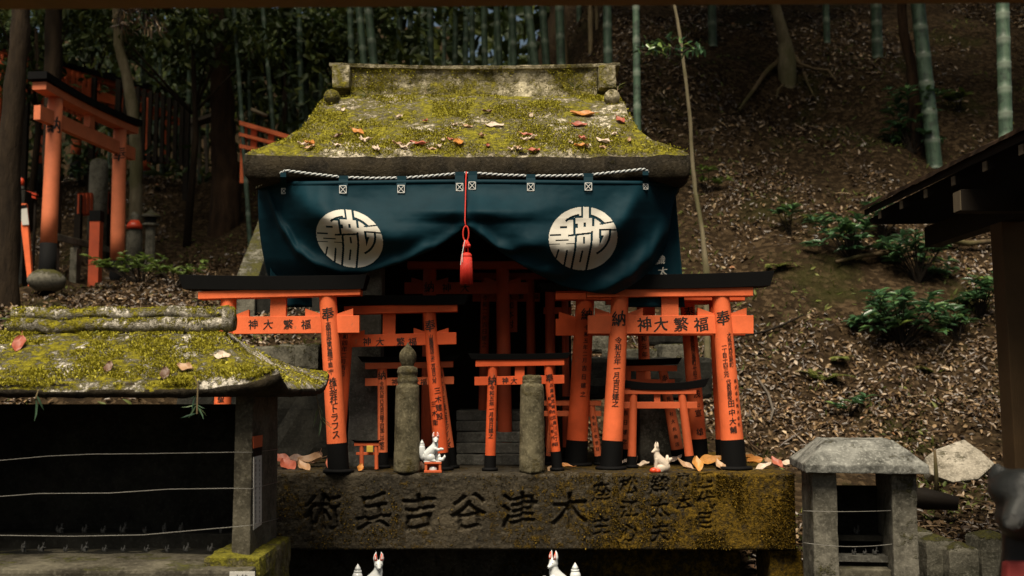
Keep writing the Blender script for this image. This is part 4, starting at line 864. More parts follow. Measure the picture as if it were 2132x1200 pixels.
mb.tube([B0 + Vector((.22, -.08, .08)) * S, B0 + Vector((.24, -.08, .2)) * S, B0 + Vector((.25, -.08, .3)) * S], [.04 * S, .06 * S, .008 * S], 10); mb.build('cub', M['porcelain'], fx_, True, remesh=.0022)
mb = MB(); mb.box(B0 + Vector((.02, 0, .012)) * S, (.068, .036, .005)); mb.build('foot_plate', M['porcelain'], fx_, bevel=.001)
Y = .05; c0 = at(1374, 980, Y)
fo = fox('fox_figurine', 'faded beige fox figurine with a broken forked tail among dead leaves', (c0.x, Y, SZ), .118, True, 'oldporcelain', tail=False, paw=False, earcol=False, faceyaw=1.25)
mb = MB(); q = Vector((c0.x, Y, SZ)); mb.tube([q + Vector((.02, .01, .02)), q + Vector((.032, .01, .045)), q + Vector((.030, .008, .066))], [.009, .011, .004], 10); mb.tube([q + Vector((.028, .01, .03)), q + Vector((.042, .01, .05)), q + Vector((.05, .01, .054))], [.008, .008, .003], 10); mb.build('tail', M['oldporcelain'], fo, True)
mb = MB(); mb.ball(q + Vector((-.026, -.012, .007)), (.016, .014, .012)); mb.ball(q + Vector((-.01, -.018, .006)), (.012, .01, .009)); mb.build('red_cushion', M['ear'], fo, True)

# ------------------------------------------------------------------ left foreground shrine
ls = thing('stone_shrine', 'low stone shrine with mossy lichen roof, wires strung across its opening', 'shrine', (-1.3, -.6, .35))
ey = at(300, 803, -1.0).z; eu2 = at(300, 829, -1.0).z; rz2 = at(490, 692, -.62).z; H2 = rz2 - ey
prof2 = [(.645, .43, ey), (.56, .36, ey + .2 * H2), (.48, .28, ey + .44 * H2), (.425, .19, ey + .7 * H2), (.385, .10, ey + .92 * H2), (.37, .06, ey + H2)]
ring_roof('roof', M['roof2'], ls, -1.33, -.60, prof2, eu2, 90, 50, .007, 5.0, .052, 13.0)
for r, yy, dz in ((.022, -.645, .050), (.024, -.668, .010)):
    mb = MB(); z = rz2 + dz + .006; xs_ = np.linspace(at(38, 670, -.6).x, at(484, 670, -.6).x, 34)
    mb.tube([(x, yy, z + .004 * math.sin(i * .6) + .008 * (i / 33)) for i, x in enumerate(xs_)], r, 14, wob=.10); mb.build('ridge_roll', M['roof2'], ls, True, cuts=.02, rough=.003, rfreq=30)
moss_tufts(ls, 17000, lambda: roof_pt(prof2, -1.33, -.60, .052, 4.9, 1.7), .0075, 'moss', .03, 8.0)
for r_, y_, z_ in ((.022, -.645, .056), (.024, -.668, .016)):
    def roll_pt():
        a = random.gauss(1.7, .6); x = random.uniform(at(38, 670, -.6).x, at(484, 670, -.6).x); return Vector((x, y_ - math.cos(a) * r_ * 1.02, rz2 + z_ + math.sin(a) * r_ * 1.02)), Vector((0, -math.cos(a), math.sin(a)))
    moss_tufts(ls, 1500, roll_pt, .007, 'moss', .0, 12.0)
p = at(487, 668, -.6); MB().tube([(p.x - .014, -.655, p.z + .002), (p.x + .016, -.655, p.z + .004)], [.044, .038], 16, wob=.2).build('ridge_end', M['roof2'], ls, True, rough=.004, rfreq=30, cuts=.02)
xa, xb = at(485, 1000, -.92).x, at(523, 1000, -.92).x
MB().hexa([(xa, -.92, .78), (xb, -.92, .78), (xb + .004, -.555, .78), (xa, -.555, .78)], [(xa + .003, -.92, eu2 + .01), (xb, -.92, eu2 + .01), (xb, -.555, eu2 + .01), (xa + .003, -.555, eu2 + .01)]).build('side_panel', M['post2'], ls, bevel=.004, cuts=.04, rough=.002)
MB().box((-1.79, -.74, 1.06), (.06, .37, .56)).build('side_panel', M['post2'], ls, bevel=.004)
zfl = at(300, 1172, -.93).z
MB().box((-1.315, -.78, zfl - .19), (1.12, .56, .38)).build('base_stone', M['post2'], ls, bevel=.01, cuts=.05, rough=.004)
cx_ = at(604, 1130, -.55).x; MB().box((cx_ - .085, -.76, zfl - .16), (.17, .46, .372)).build('mossy_corner', M['mossblock'], ls, bevel=.014, cuts=.03, rough=.006, rfreq=20)
zbk = at(300, 842, -.54).z
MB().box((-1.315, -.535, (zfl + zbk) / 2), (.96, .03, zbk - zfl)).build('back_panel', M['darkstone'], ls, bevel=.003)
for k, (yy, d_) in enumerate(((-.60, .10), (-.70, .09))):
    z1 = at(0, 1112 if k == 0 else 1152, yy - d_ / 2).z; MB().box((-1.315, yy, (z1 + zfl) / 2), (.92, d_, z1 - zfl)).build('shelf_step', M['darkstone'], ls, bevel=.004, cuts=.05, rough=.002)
# tiny foxes on the two dark shelves
tf = fox('fox_figurine', 'tiny white fox in the row on the dark left shrine shelf', (0, 0, 0), .034, False, 'dimfox', small=True, group='tiny foxes on the left shrine shelves', tail=True)
def put(root, loc, label=None, group=None):
    c = copy_tree(root); c.location = loc; q = random.uniform(.6, 1.1); c.scale = (q * .9, q, q); c.rotation_euler = (0, 0, random.uniform(-.9, 1.2))
    if label: c['label'] = label
    if group: c['group'] = group
    return c
z1 = at(0, 1112, -.65).z; z2 = at(0, 1152, -.745).z; first = True
for row, (yy, z, xs_) in enumerate(((-.63, z1, (130, 175, 215, 255, 298, 340, 382, 460)), (-.72, z2, (48, 92, 135, 182, 222, 263, 306, 348, 394, 436)))):
    for px in xs_:
        p = at(px + random.uniform(-5, 5), 1120, yy); loc = (p.x, yy, z)
        lb = 'tiny white fox on the upper dark shelf of the left shrine' if row == 0 else 'tiny white fox on the lower dark shelf of the left shrine'
        if first: tf.location = loc; tf['label'] = lb; first = False
        else: put(tf, loc, lb)
WZ = [[(-120, 966), (0, 959), (100, 950), (190, 946), (300, 945), (480, 942), (524, 942)], [(-120, 1046), (0, 1034), (80, 1028), (230, 1027), (350, 1019), (480, 1017), (524, 1018)], [(-120, 1112), (0, 1115), (150, 1117), (300, 1114), (400, 1105), (480, 1098), (524, 1094)]]
for k, (pts, nm) in enumerate(zip(WZ, ('upper', 'middle', 'lowest'))):
    mb = MB(); P_ = [at(x, y, -.945 if x < 524 else -.93) for x, y in pts]; d = (577, pts[-1][1] - 6 - 8 * (k > 0)); P_.append(at(*d, -.55) + Vector((.004, 0, 0)))
    Q = []
    for a, b in zip(P_, P_[1:]):
        for q in range(4): Q.append(a.lerp(b, q / 4))
    Q.append(P_[-1]); mb.tube(Q, .0009, 6); o = mb.build('wire', M['wire'], None, True)
    tag(o, f'{nm} of the three thin wires strung across the left shrine opening', 'wire', 'wires across the left shrine')
# paper talisman on the side panel
Xs = xb + .0035; ya_, yb_ = -.905, -.80
def sidept(px, py): # point on the plane x = Xs
    d = ray(px, py); t = Xs / d.x; return CAM + d * t
pl = thing('paper_talisman', 'white paper talisman with an orange top on the left shrine post', 'talisman', tuple(sidept(536, 1105)))
for nm, q, mt in (('sheet', ((527, 952), (544, 948), (544, 1092), (527, 1104)), 'paper'), ('crest_top', ((526, 909), (546, 906), (545, 930), (527, 934)), 'verm_old'), ('dark_band', ((527, 934.5), (545, 930.5), (544, 947.5), (527, 951.5)), 'black')):
    MB().prism([sidept(*c_) for c_ in q], (.0015, 0, 0)).build(nm, M[mt], pl)
tb = MB(); txt = '奉納稲荷大神御守護商売繁昌家内安全'
for col, u in ((0, 531), (1, 539)):
    text_flat(tb, txt[:14], [sidept(u, lerp(960, 1085, i / 13)) + Vector((.0024, 0, 0)) for i in range(14)], Vector((0, 1, 0)), Vector((0, 0, 1)), .010 if col else .012)
tb.build('lettering', M['ink'], pl)
sg = thing('paper_sign', 'small white sign with black letters at the foot of the left shrine', 'sign', tuple(at(503, 1204, -1.07))); a, b = at(478, 1191, -1.07), at(530, 1215, -1.07)
MB().box(((a.x + b.x) / 2, -1.067, (a.z + b.z) / 2), (b.x - a.x, .006, a.z - b.z)).build('card', M['paper'], sg)
tb = MB(); text_flat(tb, '小林', [at(494, 1203, -1.0715), at(508, 1203, -1.0715)], Vector((1, 0, 0)), Vector((0, 0, 1)), .02); tb.build('lettering', M['ink'], sg)

# ------------------------------------------------------------------ right stone shrine box
YW = R(-6.5); yc = -.24; c3 = at(1781, 985, yc); lx = Vector((c3.x, yc, 0)); W3 = .415
hk = thing('stone_shrine', 'small box shaped stone shrine with a pale hipped cap', 'shrine', (c3.x, yc, .3))
z0_, z1_, z2_ = at(0, 986, -.44).z, at(0, 969, -.44).z, at(0, 915, -.28).z
mb = MB(); a = W3 / 2; rows = [(a, a, z0_), (a, a, z1_), (a * .82, a * .8, lerp(z1_, z2_, .42)), (a * .68, a * .62, lerp(z1_, z2_, .74)), (a * .56, a * .46, z2_)]
mb.v = [Vector((c3.x + sx * p, yc + sy * q, z)) for p, q, z in rows for sx, sy in ((-1, -1), (1, -1), (1, 1), (-1, 1))]
mb.f = [(3, 2, 1, 0), (16, 17, 18, 19)] + [(r * 4 + k, r * 4 + (k + 1) % 4, r * 4 + 4 + (k + 1) % 4, r * 4 + 4 + k) for r in range(4) for k in range(4)]
mb.rot(lx, YW).build('roof', M['cap'], hk, bevel=.004, cuts=.025, rough=.003, rfreq=24)
hw_ = W3 / 2
for cx_, wd, nm in ((-.135, .085, 'pillar'), (.135, .085, 'pillar')):
    MB().box((c3.x + cx_, yc - .02, (z0_ + .3) / 2), (wd, .27, z0_ - .3)).rot(lx, YW).build(nm, M['pillar3'], hk, bevel=.006, cuts=.04, rough=.003, rfreq=18)
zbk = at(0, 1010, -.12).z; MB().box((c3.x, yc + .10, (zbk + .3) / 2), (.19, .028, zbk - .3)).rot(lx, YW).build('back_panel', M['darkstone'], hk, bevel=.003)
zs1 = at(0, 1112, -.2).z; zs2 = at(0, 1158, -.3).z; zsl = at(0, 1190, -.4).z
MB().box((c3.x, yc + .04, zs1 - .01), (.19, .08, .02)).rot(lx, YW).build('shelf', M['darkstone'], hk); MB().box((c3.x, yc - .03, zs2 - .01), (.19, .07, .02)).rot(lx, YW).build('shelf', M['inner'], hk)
MB().box((c3.x, yc - .07, (zsl + .3) / 2), (.184, .10, zsl - .3)).rot(lx, YW).build('sill', M['post2'], hk, bevel=.004)
for k, (py, sag) in enumerate(((1064, 3), (1130, 10))):
    mb = MB(); pts = [at(lerp(1672, 1896, i / 16), py + sag * (1 - (i / 8 - 1) ** 2) - (3 * i / 16), -.412 + .03 * (i / 16) + (.02 if i in (0, 16) else 0)) for i in range(17)]; mb.tube(pts, .001, 6); tag(mb.build('wire', M['wire'], None, True), ('upper' if k == 0 else 'lower') + ' thin wire strung around the right stone box shrine', 'wire', 'wires round the right shrine')
for i, (px, py, zz_, yy) in enumerate(((1785, 0, zs1, yc + .03), (1778, 0, zs2, yc - .03), (1800, 0, zs2, yc - .03), (1822, 0, zs2, yc - .03))):
    p = at(px, 1100, yy); put(tf, (p.x, yy, zz_), 'tiny white fox on the upper shelf of the right box shrine' if i == 0 else 'tiny white fox on the lower shelf of the right box shrine', 'tiny foxes in the right shrine')
# square stone bollards
for px, py, wpx, Y, lab in ((1945, 1112, 66, .05, 'square mossy bollard with a low pointed top next to the right box shrine'), (1994, 1128, 62, -.02, 'square mossy bollard, lowest of the row by the dark fox statue'), (2058, 1104, 70, .02, 'square mossy bollard, rightmost of the row and closest to the dark fox'), (1909, 1096, 50, .25, 'square mossy bollard farthest back, mostly hidden by the right box shrine')):
    p = at(px, py, Y); s = mpp(Y); w_ = wpx * s; g = thing('stone_bollard', lab, 'bollard', (p.x, Y, .3), 'square stone bollards'); rz_ = R(random.uniform(-6, 6))
    mb = MB(); h = w_ / 2; zt_ = p.z; rows = [(h, .3), (h * .97, zt_ - .028), (h * .90, zt_ - .018), (.004, zt_)]
    mb.v = [Vector((p.x + sx * q, Y + sy * q, z)) for q, z in rows for sx, sy in ((-1, -1), (1, -1), (1, 1), (-1, 1))]
    mb.f = [(3, 2, 1, 0), (12, 13, 14, 15)] + [(r * 4 + k, r * 4 + (k + 1) % 4, r * 4 + 4 + (k + 1) % 4, r * 4 + 4 + k) for r in range(3) for k in range(4)]
    mb.rot((p.x, Y, 0), rz_).build('shaft', M['bgstone'], g, bevel=.004, cuts=.03, rough=.003, rfreq=20)
# dark glossy fox statue at the right edge
B0 = Vector(tuple(at(2140, 1030, -2.0))); S = 1.0
fs = thing('fox_statue', 'dark wet bronze fox statue with a red bib at the right edge', 'statue', (B0.x + .05, -2.0, .3))
mb = MB(); q = lambda px, py, dy=0: at(px, py, -2.0 + dy)
mb.ball(q(2128, 1022), (.066, .08, .045), 20, 14); mb.ball(q(2128, 1078, -.02), (.05, .07, .045), 20, 14); mb.tube([q(2128, 1060, -.06), q(2105, 1090, -.13)], [.035, .02], 12); mb.tube([q(2085, 1010, .03), q(2078, 985, .04), q(2074, 966, .05)], [.026, .022, .008], 12); mb.tube([q(2160, 1010, .03), q(2166, 985, .04), q(2170, 960, .05)], [.026, .022, .008], 12)
mb.tube([q(2140, 1080, .02), q(2150, 1150, .03), q(2160, 1260, .05), q(2165, 1360, .08)], [.052, .06, .085, .10], 18); mb.tube([q(2125, 1280, 0), q(2120, 1400, -.03), q(2115, 1560, -.03)], [.035, .028, .03], 12); mb.tube([q(2185, 1280, 0), q(2190, 1400, -.03), q(2190, 1560, -.03)], [.035, .028, .03], 12); mb.ball(q(2175, 1450, .14), (.11, .14, .12))
mb.tube([q(2165, 1380, .1), q(2165, 1600, .1)], [.1, .12], 14)
mb.build('body', M['bronze'], fs, True, remesh=.007)
mb = MB(); mb.prism([q(2098, 1172, -.06), q(2180, 1172, -.06), q(2190, 1290, -.1), q(2092, 1290, -.1)], (0, .03, 0)); mb.build('bib', M['bib'], fs, bevel=.006)
zb_ = q(2165, 1600, .1).z; MB().box((B0.x + .05, -1.92, (zb_ + .28) / 2 + .01), (.26, .34, zb_ - .26)).build('base_stone', M['post2'], fs, bevel=.01)

# ------------------------------------------------------------------ hut with eave, top beam
ht = thing('wooden_hut', 'dark timber hut at the right edge with a low eave and pale rafter ends', 'hut', (1.95, -.5, .5))
XE, ZE, Ya_, Yz_ = 1.578, 2.120, -2.19, .59; SLP = .5
mb = MB(); XR = 2.75; zr = ZE + (XR - XE) * SLP; mb.hexa([(XE, Ya_, ZE - .028), (XR, Ya_, zr - .028), (XR, Yz_, zr - .028), (XE, Yz_, ZE - .028)], [(XE, Ya_, ZE), (XR, Ya_, zr), (XR, Yz_, zr), (XE, Yz_, ZE)]); mb.build('roof_boards', M['wood'], ht)
mb = MB()
for k in range(14):
    xa_ = XE - .016 + k * .086; za_ = ZE + (xa_ - XE) * SLP; xb2 = xa_ + .10; zb2 = za_ + .10 * SLP; mb.hexa([(xa_, Ya_, za_ + .004), (xb2, Ya_, zb2 + .003), (xb2, Yz_ + .016, zb2 + .003), (xa_, Yz_ + .016, za_ + .004)], [(xa_, Ya_, za_ + .018), (xb2, Ya_, zb2 + .010), (xb2, Yz_ + .016, zb2 + .010), (xa_, Yz_ + .016, za_ + .018)])
mb.build('bark_shingles', M['bark_red'], ht, cuts=.08, rough=.006, rfreq=30)
for k in range(10):
    y = .41 - k * .266; mb = MB(); w_ = .017; L_ = .7; xs0 = XE + .010; z0 = ZE - .067
    mb.hexa([(xs0, y - w_, z0), (xs0 + L_, y - w_, z0 + L_ * SLP), (xs0 + L_, y + w_, z0 + L_ * SLP), (xs0, y + w_, z0)], [(xs0, y - w_, z0 + .035), (xs0 + L_, y - w_, z0 + .035 + L_ * SLP), (xs0 + L_, y + w_, z0 + .035 + L_ * SLP), (xs0, y + w_, z0 + .035)]); rf = mb.build('rafter', M['wood'], ht)
    MB().box((xs0 - .002, y, z0 + .0175), (.004, w_ * 2 - .003, .032)).build('pale_end', M['palewood'], rf)
MB().prism([(XE + .01, Yz_ - .05, ZE - .047), (XR, Yz_ - .05, zr - .04), (XR, Yz_ - .05, ZE - .055), (XE + .024, Yz_ - .05, ZE - .07)], (0, .024, 0)).build('gable_board', M['wood'], ht)
MB().box((1.86, -.79, 1.99), (.07, 2.66, .09)).build('eave_beam', M['wood'], ht, bevel=.003)
be = MB().box((1.74, -.45, 1.985), (.33, .067, .078)).build('cross_beam', M['wood'], ht, bevel=.003); MB().box((1.572, -.45, 1.985), (.004, .06, .07)).build('pale_end', M['palewood'], be)
gz_ = zt(1.85, -.2); pb = MB(); pb.hexa([(1.845, -.25, gz_ - .1), (1.95, -.25, gz_ - .1), (1.95, -.15, gz_ - .1), (1.845, -.15, gz_ - .1)], [(1.815, -.25, 1.945), (1.92, -.25, 1.945), (1.92, -.15, 1.945), (1.815, -.15, 1.945)]); pb.build('post', M['beamwood2'], ht, bevel=.004)
tbm = MB(); Yt = -2.3; p0, p1 = at(-2600, 38, Yt + .12) - Vector((0, .12, 0)), at(4700, -8, Yt + .12) - Vector((0, .12, 0))
tbm.hexa([p0, p1, p1 + Vector((0, .12, 0)), p0 + Vector((0, .12, 0))], [p0 + Vector((0, 0, .16)), p1 + Vector((0, 0, .16)), p1 + Vector((0, .12, .16)), p0 + Vector((0, .12, .16))]); o = tbm.build('timber_beam', M['beamwood'], None, bevel=.006)
tag(o, 'blurred brown timber crossbeam along the very top', 'beam')

# ------------------------------------------------------------------ background: torii gates and fences on the left
def big_torii(label, A, Bp, H, ztop, r, mat, group='large torii gates on the left path', chars=True, plinth=False):
    A, Bp = Vector(A), Vector(Bp); t = thing('torii_gate', label, 'torii gate', tuple((A + Bp) / 2), group); m = M[mat]
    dr = Vector((Bp.x - A.x, Bp.y - A.y, 0)); ln = dr.length; dr.normalize(); sd = Vector((dr.y, -dr.x, 0)); mid = (A + Bp) / 2
    for k, P0 in enumerate((A, Bp)):
        P1 = Vector((P0.x, P0.y, ztop)) + dr * (.035 if k == 0 else -.035); zb_ = P0.z; f = .26; f = f - .04 - .05 * k; pm = P0.lerp(P1, f)
        p = MB().tube([pm.lerp(P1, q / 5) for q in range(6)], [lerp(r * 1.04, r * .94, q / 5) for q in range(6)], 24).build('pillar', m, t, True)
        MB().tube([P0 - Vector((0, 0, .1)), pm], [r * 1.1, r * 1.07], 24).build('sleeve', M['black'], p, True)
        if plinth and k == 0: MB().ball(P0 + Vector((0, 0, .04)), (r * 2.4, r * 2.4, .11), 24, 12).build('footing_stone', M['bgstone'], t, True, rough=.01)
        if chars:
            tb = MB(); text_round(tb, '納' if k == 0 else '奉', [.80], pm, P1, r * 1.04, r * .94, .16, .02); tb.build('inscription', M['ink'], p)
    def beam(name, z0, z1, th, ov, mt, up=0.0):
        mb = MB(); n = 12; L = ln / 2 + ov; rows = []
        for i in range(n + 1):
            u = 2 * i / n - 1; z = up * abs(u) ** 2.4; c = mid + dr * (u * L)
            rows.append([c + sd * th / 2 + Vector((0, 0, z0 + z - c.z)), c + sd * th / 2 + Vector((0, 0, z1 + z - c.z)), c - sd * th / 2 + Vector((0, 0, z1 + z - c.z)), c - sd * th / 2 + Vector((0, 0, z0 + z - c.z))])
        for q in rows: mb.v += q
        for i in range(n):
            for q in range(4): mb.f.append((i * 4 + q, i * 4 + (q + 1) % 4, (i + 1) * 4 + (q + 1) % 4, (i + 1) * 4 + q))
        mb.f += [(0, 1, 2, 3), (n * 4 + 3, n * 4 + 2, n * 4 + 1, n * 4)]; return mb.build(name, mt, t)
    beam('lintel', ztop - .01, ztop + .06, r * 1.9, .24, m, .02); beam('top_beam', ztop + .058, ztop + .125, r * 2.6, .28, M['black'], .04)
    zn = ztop - .27; beam('tie_beam', zn, zn + .13, r * .9, .26, m)
    MB().box((mid.x, mid.y, (zn + .13 + ztop) / 2), (.06, .13, ztop - zn - .14), rz=0).build('centre_strut', m, t)
    return t
p = at(97, 594, 5.69); q_ = at(243, 600, 7.0)
big_torii('large worn vermilion gate with black letters at the left, on a rounded footing stone', (p.x + .0, 5.69, p.z), (q_.x, 7.0, q_.z), 0, at(117, 203, 5.69).z, .070, 'verm_bg', plinth=True)
for k, (dx, dy, lab) in enumerate(((-2.05, 4.6, 'vermilion gate farther up the left path, its roof beam above the large gate'), (-3.2, 5.6, 'vermilion gate at the far upper left corner, mostly behind a dark trunk'), (-2.35, 6.4, 'dim vermilion gate end showing left of the curved pale trunk'))):
    A = Vector((p.x + dx, 5.69 + dy, 0)); B_2 = Vector((p.x + dx + .9, 7.1 + dy, 0)); A.z, B_2.z = zt(A.x, A.y) + .05, zt(B_2.x, B_2.y) + .05; big_torii(lab, A, B_2, 0, at((130, 10, 190)[k], (128, 98, 160)[k], A.y).z - .1, .07, 'verm_old', chars=False)
def slat_fence(name, label, x0, x1, ytop, ybot, Y0, Y1, n, mat, cat='fence', rail=True, postbase=True):
    a, b = at(x0, ytop[0], Y0), at(x1, ytop[1], Y1); c, d = at(x0, ybot[0], Y0), at(x1, ybot[1], Y1); t = thing(name, label, cat, tuple((c + d) / 2))
    mb = MB()
    for i in range(n):
        f = (i + .5) / n; top = a.lerp(b, f); bt = c.lerp(d, f); w_ = (b - a).length / n * .52; mb.box(((top.x + bt.x) / 2, (top.y + bt.y) / 2, (top.z + bt.z) / 2), (w_, .03, top.z - bt.z), rz=math.atan2(b.y - a.y, b.x - a.x))
    mb.build('slats', M[mat], t)
    for u in (.06, .94):
        p0, p1 = c.lerp(a, u), d.lerp(b, u); dv = p1 - p0; mb = MB(); mb.hexa([p0 + Vector((0, .02, -.03)), p1 + Vector((0, .02, -.03)), p1 + Vector((0, .06, -.03)), p0 + Vector((0, .06, -.03))], [p0 + Vector((0, .02, .03)), p1 + Vector((0, .02, .03)), p1 + Vector((0, .06, .03)), p0 + Vector((0, .06, .03))]); mb.build('rail', M[mat], t)
    for P0, P1 in ((c, a), (d, b)):
        g = zt(P0.x, P0.y); MB().box((P0.x, P0.y + .05, (g - .1 + P1.z) / 2), (.07, .07, P1.z - g + .1)).build('post', M['wood'], t)
    return t
slat_fence('slat_fence', 'vermilion slatted fence behind the big left gate, under dark trunks', 52, 190, (118, 160), (205, 250), 9.6, 10.4, 12, 'verm_old')
slat_fence('slat_fence', 'low dark red slatted barrier between the posts of the big left gate', 160, 226, (405, 402), (446, 442), 7.9, 8.3, 8, 'verm_dim')
slat_fence('wooden_fence', 'row of grey weathered wooden stakes behind the curved pale trunk', 240, 385, (165, 215), (330, 345), 10.4, 10.2, 11, 'wood')
# vermilion rail fence right of the big trunk
t = thing('rail_fence', 'bright red rail fence glimpsed left of the mossy roof', 'fence', tuple(at(550, 330, 9.0)))
for x0, x1, ya, yb_, hh in ((498, 640, 251, 292, 9), (498, 640, 276, 312, 7), (498, 640, 300, 330, 8)):
    mb = MB(); beam_px(mb, x0, ya, x1, yb_, hh, 9.0, .06); mb.build('rail', M['verm_c'], t)
for px in (506, 527, 563, 598, 630):
    a, b = at(px, 255 + (px - 498) * .29, 9.0), at(px, 380, 9.0); MB().box((a.x, 9.06, (a.z + b.z) / 2), (.07, .05, a.z - b.z)).build('post', M['verm_c'], t)
t = thing('bamboo_pole', 'pale bamboo pole lying across the red rail fence', 'pole', tuple(at(535, 235, 8.8))); MB().tube([at(523, 228, 8.8), at(556, 242, 8.8)], .022, 8).build('cane', M['palewood'], t, True)
t = thing('wooden_fence', 'three pale grey fence posts with a small slanted roof piece behind', 'fence', tuple(at(415, 350, 10.6)))
for px, ya, yb_, r in ((400, 245, 350, .03), (412, 285, 350, .025), (427, 285, 355, .025)): MB().tube([at(px, ya, 10.6), at(px + 5, yb_ + 12, 10.6)], r, 8).build('post', M['greywood'], t)
mb = MB(); mb.prism([at(392, 250, 10.55), at(440, 236, 10.55), at(441, 243, 10.55), at(392, 258, 10.55)], (0, .25, 0)); mb.build('roof_piece', M['greywood'], t)
# little altar things under the gate
t = thing('stone_table', 'low grey stone table behind the left post of the big gate', 'table', tuple(at(150, 600, 6.3)))
a, b = at(100, 497, 6.2), at(183, 516, 6.9); mb = MB(); mb.hexa([a, b, b + Vector((.05, .5, 0)), a + Vector((.05, .5, 0))], [v + Vector((0, 0, .07)) for v in (a, b, b + Vector((.05, .5, 0)), a + Vector((.05, .5, 0)))]); mb.build('top', M['bgstone'], t, bevel=.008)
for px, Yq in ((158, 6.75), (112, 6.4)):
    c = at(px, 517, Yq); g = zt(c.x, Yq) - .05; MB().box((c.x, Yq, (c.z + g) / 2), (.07, .12, c.z - g)).build('leg', M['bgstone'], t, bevel=.006)
t = thing('signpost', 'slanted orange stake carrying a white paper label at the left edge', 'signpost', tuple(at(62, 590, 5.9)))
a, b = at(46, 424, 5.9), at(63, 596, 5.9); mb = MB(); wv = .03; mb.hexa([b + Vector((-.02, 0, 0)), b + Vector((.02, 0, 0)), b + Vector((.02, .04, 0)), b + Vector((-.02, .04, 0))], [a + Vector((-.036, 0, 0)), a + Vector((.036, 0, 0)), a + Vector((.036, .04, 0)), a + Vector((-.036, .04, 0))]); sp = mb.build('stake', M['verm'], t)
MB().prism([at(41, 434, 5.888), at(56, 432, 5.888), at(60, 468, 5.888), at(46, 469, 5.888)], (0, .008, 0)).build('label_card', M['paper'], t)
MB().prism([at(41, 428, 5.886), at(55, 426, 5.886), at(56, 433, 5.886), at(42, 435, 5.886)], (0, .006, 0)).build('dark_band', M['black'], t)
t = thing('short_post', 'short red brown square post with black cap between the gate pillars', 'post', tuple(at(202, 590, 6.6)))
a, b = at(202, 440, 6.6), at(204, 600, 6.6); MB().box((a.x, 6.6, (at(0, 462, 6.6).z + b.z) / 2), (.10, .10, at(0, 462, 6.6).z - b.z)).build('shaft', M['verm_dim'], t); MB().box((a.x, 6.6, at(0, 451, 6.6).z), (.11, .11, .105)).build('cap', M['black'], t)
t = thing('stone_lantern', 'small dark stone lantern standing right of the big gate', 'lantern', tuple(at(311, 560, 7.4)))
c = at(311, 560, 7.4); g = zt(c.x, 7.4) - .05; zz = lambda py: at(311, py, 7.4).z - g
MB().lathe((c.x, 7.4, g), [(.10, 0), (.10, .06), (.055, .09), (.05, zz(475)), (.09, zz(470)), (.09, zz(466))], 8).build('shaft', M['bgstone'], t); MB().lathe((c.x, 7.4, g), [(.06, zz(466)), (.065, zz(452))], 6).build('firebox', M['darkstone'], t); MB().lathe((c.x, 7.4, g), [(.105, zz(453)), (.11, zz(450)), (.05, zz(444)), (.02, zz(438)), (.0, zz(434))], 8).build('roof', M['bgstone'], t)
t = thing('stone_marker', 'dark upright stone marker between the gate pillars', 'stone marker', tuple(at(207, 400, 8.2)))
c = at(207, 330, 8.2); g = zt(c.x, 8.2) - .05; MB().lathe((c.x, 8.2, g), [(.11, 0), (.105, c.z - g - .1), (.09, c.z - g - .03), (.04, c.z - g)], 12).build('shaft', M['bgstone'], t, True)
t = thing('jizo_statue', 'small stone figure with a red hood on a dark block by the left trunk', 'statue', tuple(at(42, 430, 6.6)))
c = at(41, 398, 6.6); g = zt(c.x, 6.6) - .05; MB().box((c.x, 6.62, (c.z + g) / 2), (.16, .16, c.z - g)).build('block', M['darkstone'], t, bevel=.01); mb = MB(); mb.lathe((c.x, 6.6, c.z), [(.045, 0), (.05, .03), (.035, .07), (.03, .08)], 12); mb.ball((c.x, 6.59, c.z + .10), (.035, .035, .04)); mb.build('figure', M['cap'], t, True); mb = MB(); mb.ball((c.x + .022, 6.585, c.z + .085), (.027, .032, .045)); mb.build('red_hood', M['ear'], t, True)
t = thing('offering_rack', 'small red offering rack beside the stone figure at the left', 'rack', tuple(at(62, 410, 6.9))); mb = MB(); beam_px(mb, 50, 396, 76, 403, 4, 6.9, .05); beam_px(mb, 53, 404, 74, 410, 4, 6.9, .05); mb.build('rails', M['ear'], t)
for px in (55, 72): a = at(px, 398, 6.9); g = zt(a.x, 6.9); MB().box((a.x, 6.93, (a.z + g) / 2), (.022, .022, a.z - g)).build('leg', M['wood'], t)
t = thing('bib_figure', 'small stone figure with a bright red bib right of the big gate', 'statue', tuple(at(281, 470, 7.9))); c = at(281, 470, 7.9); g = zt(c.x, 7.9) - .05
MB().lathe((c.x, 7.9, g), [(.09, 0), (.09, c.z - g - .12), (.07, c.z - g), (.05, c.z - g + .05), (.04, c.z - g + .06), (.055, c.z - g + .1), (.03, c.z - g + .15)], 10).build('body', M['bgstone'], t, True); MB().lathe((c.x, 7.885, g), [(.088, c.z - g - .04), (.085, c.z - g + .0), (.05, c.z - g + .055)], 10).build('bib', M['ear'], t, True)
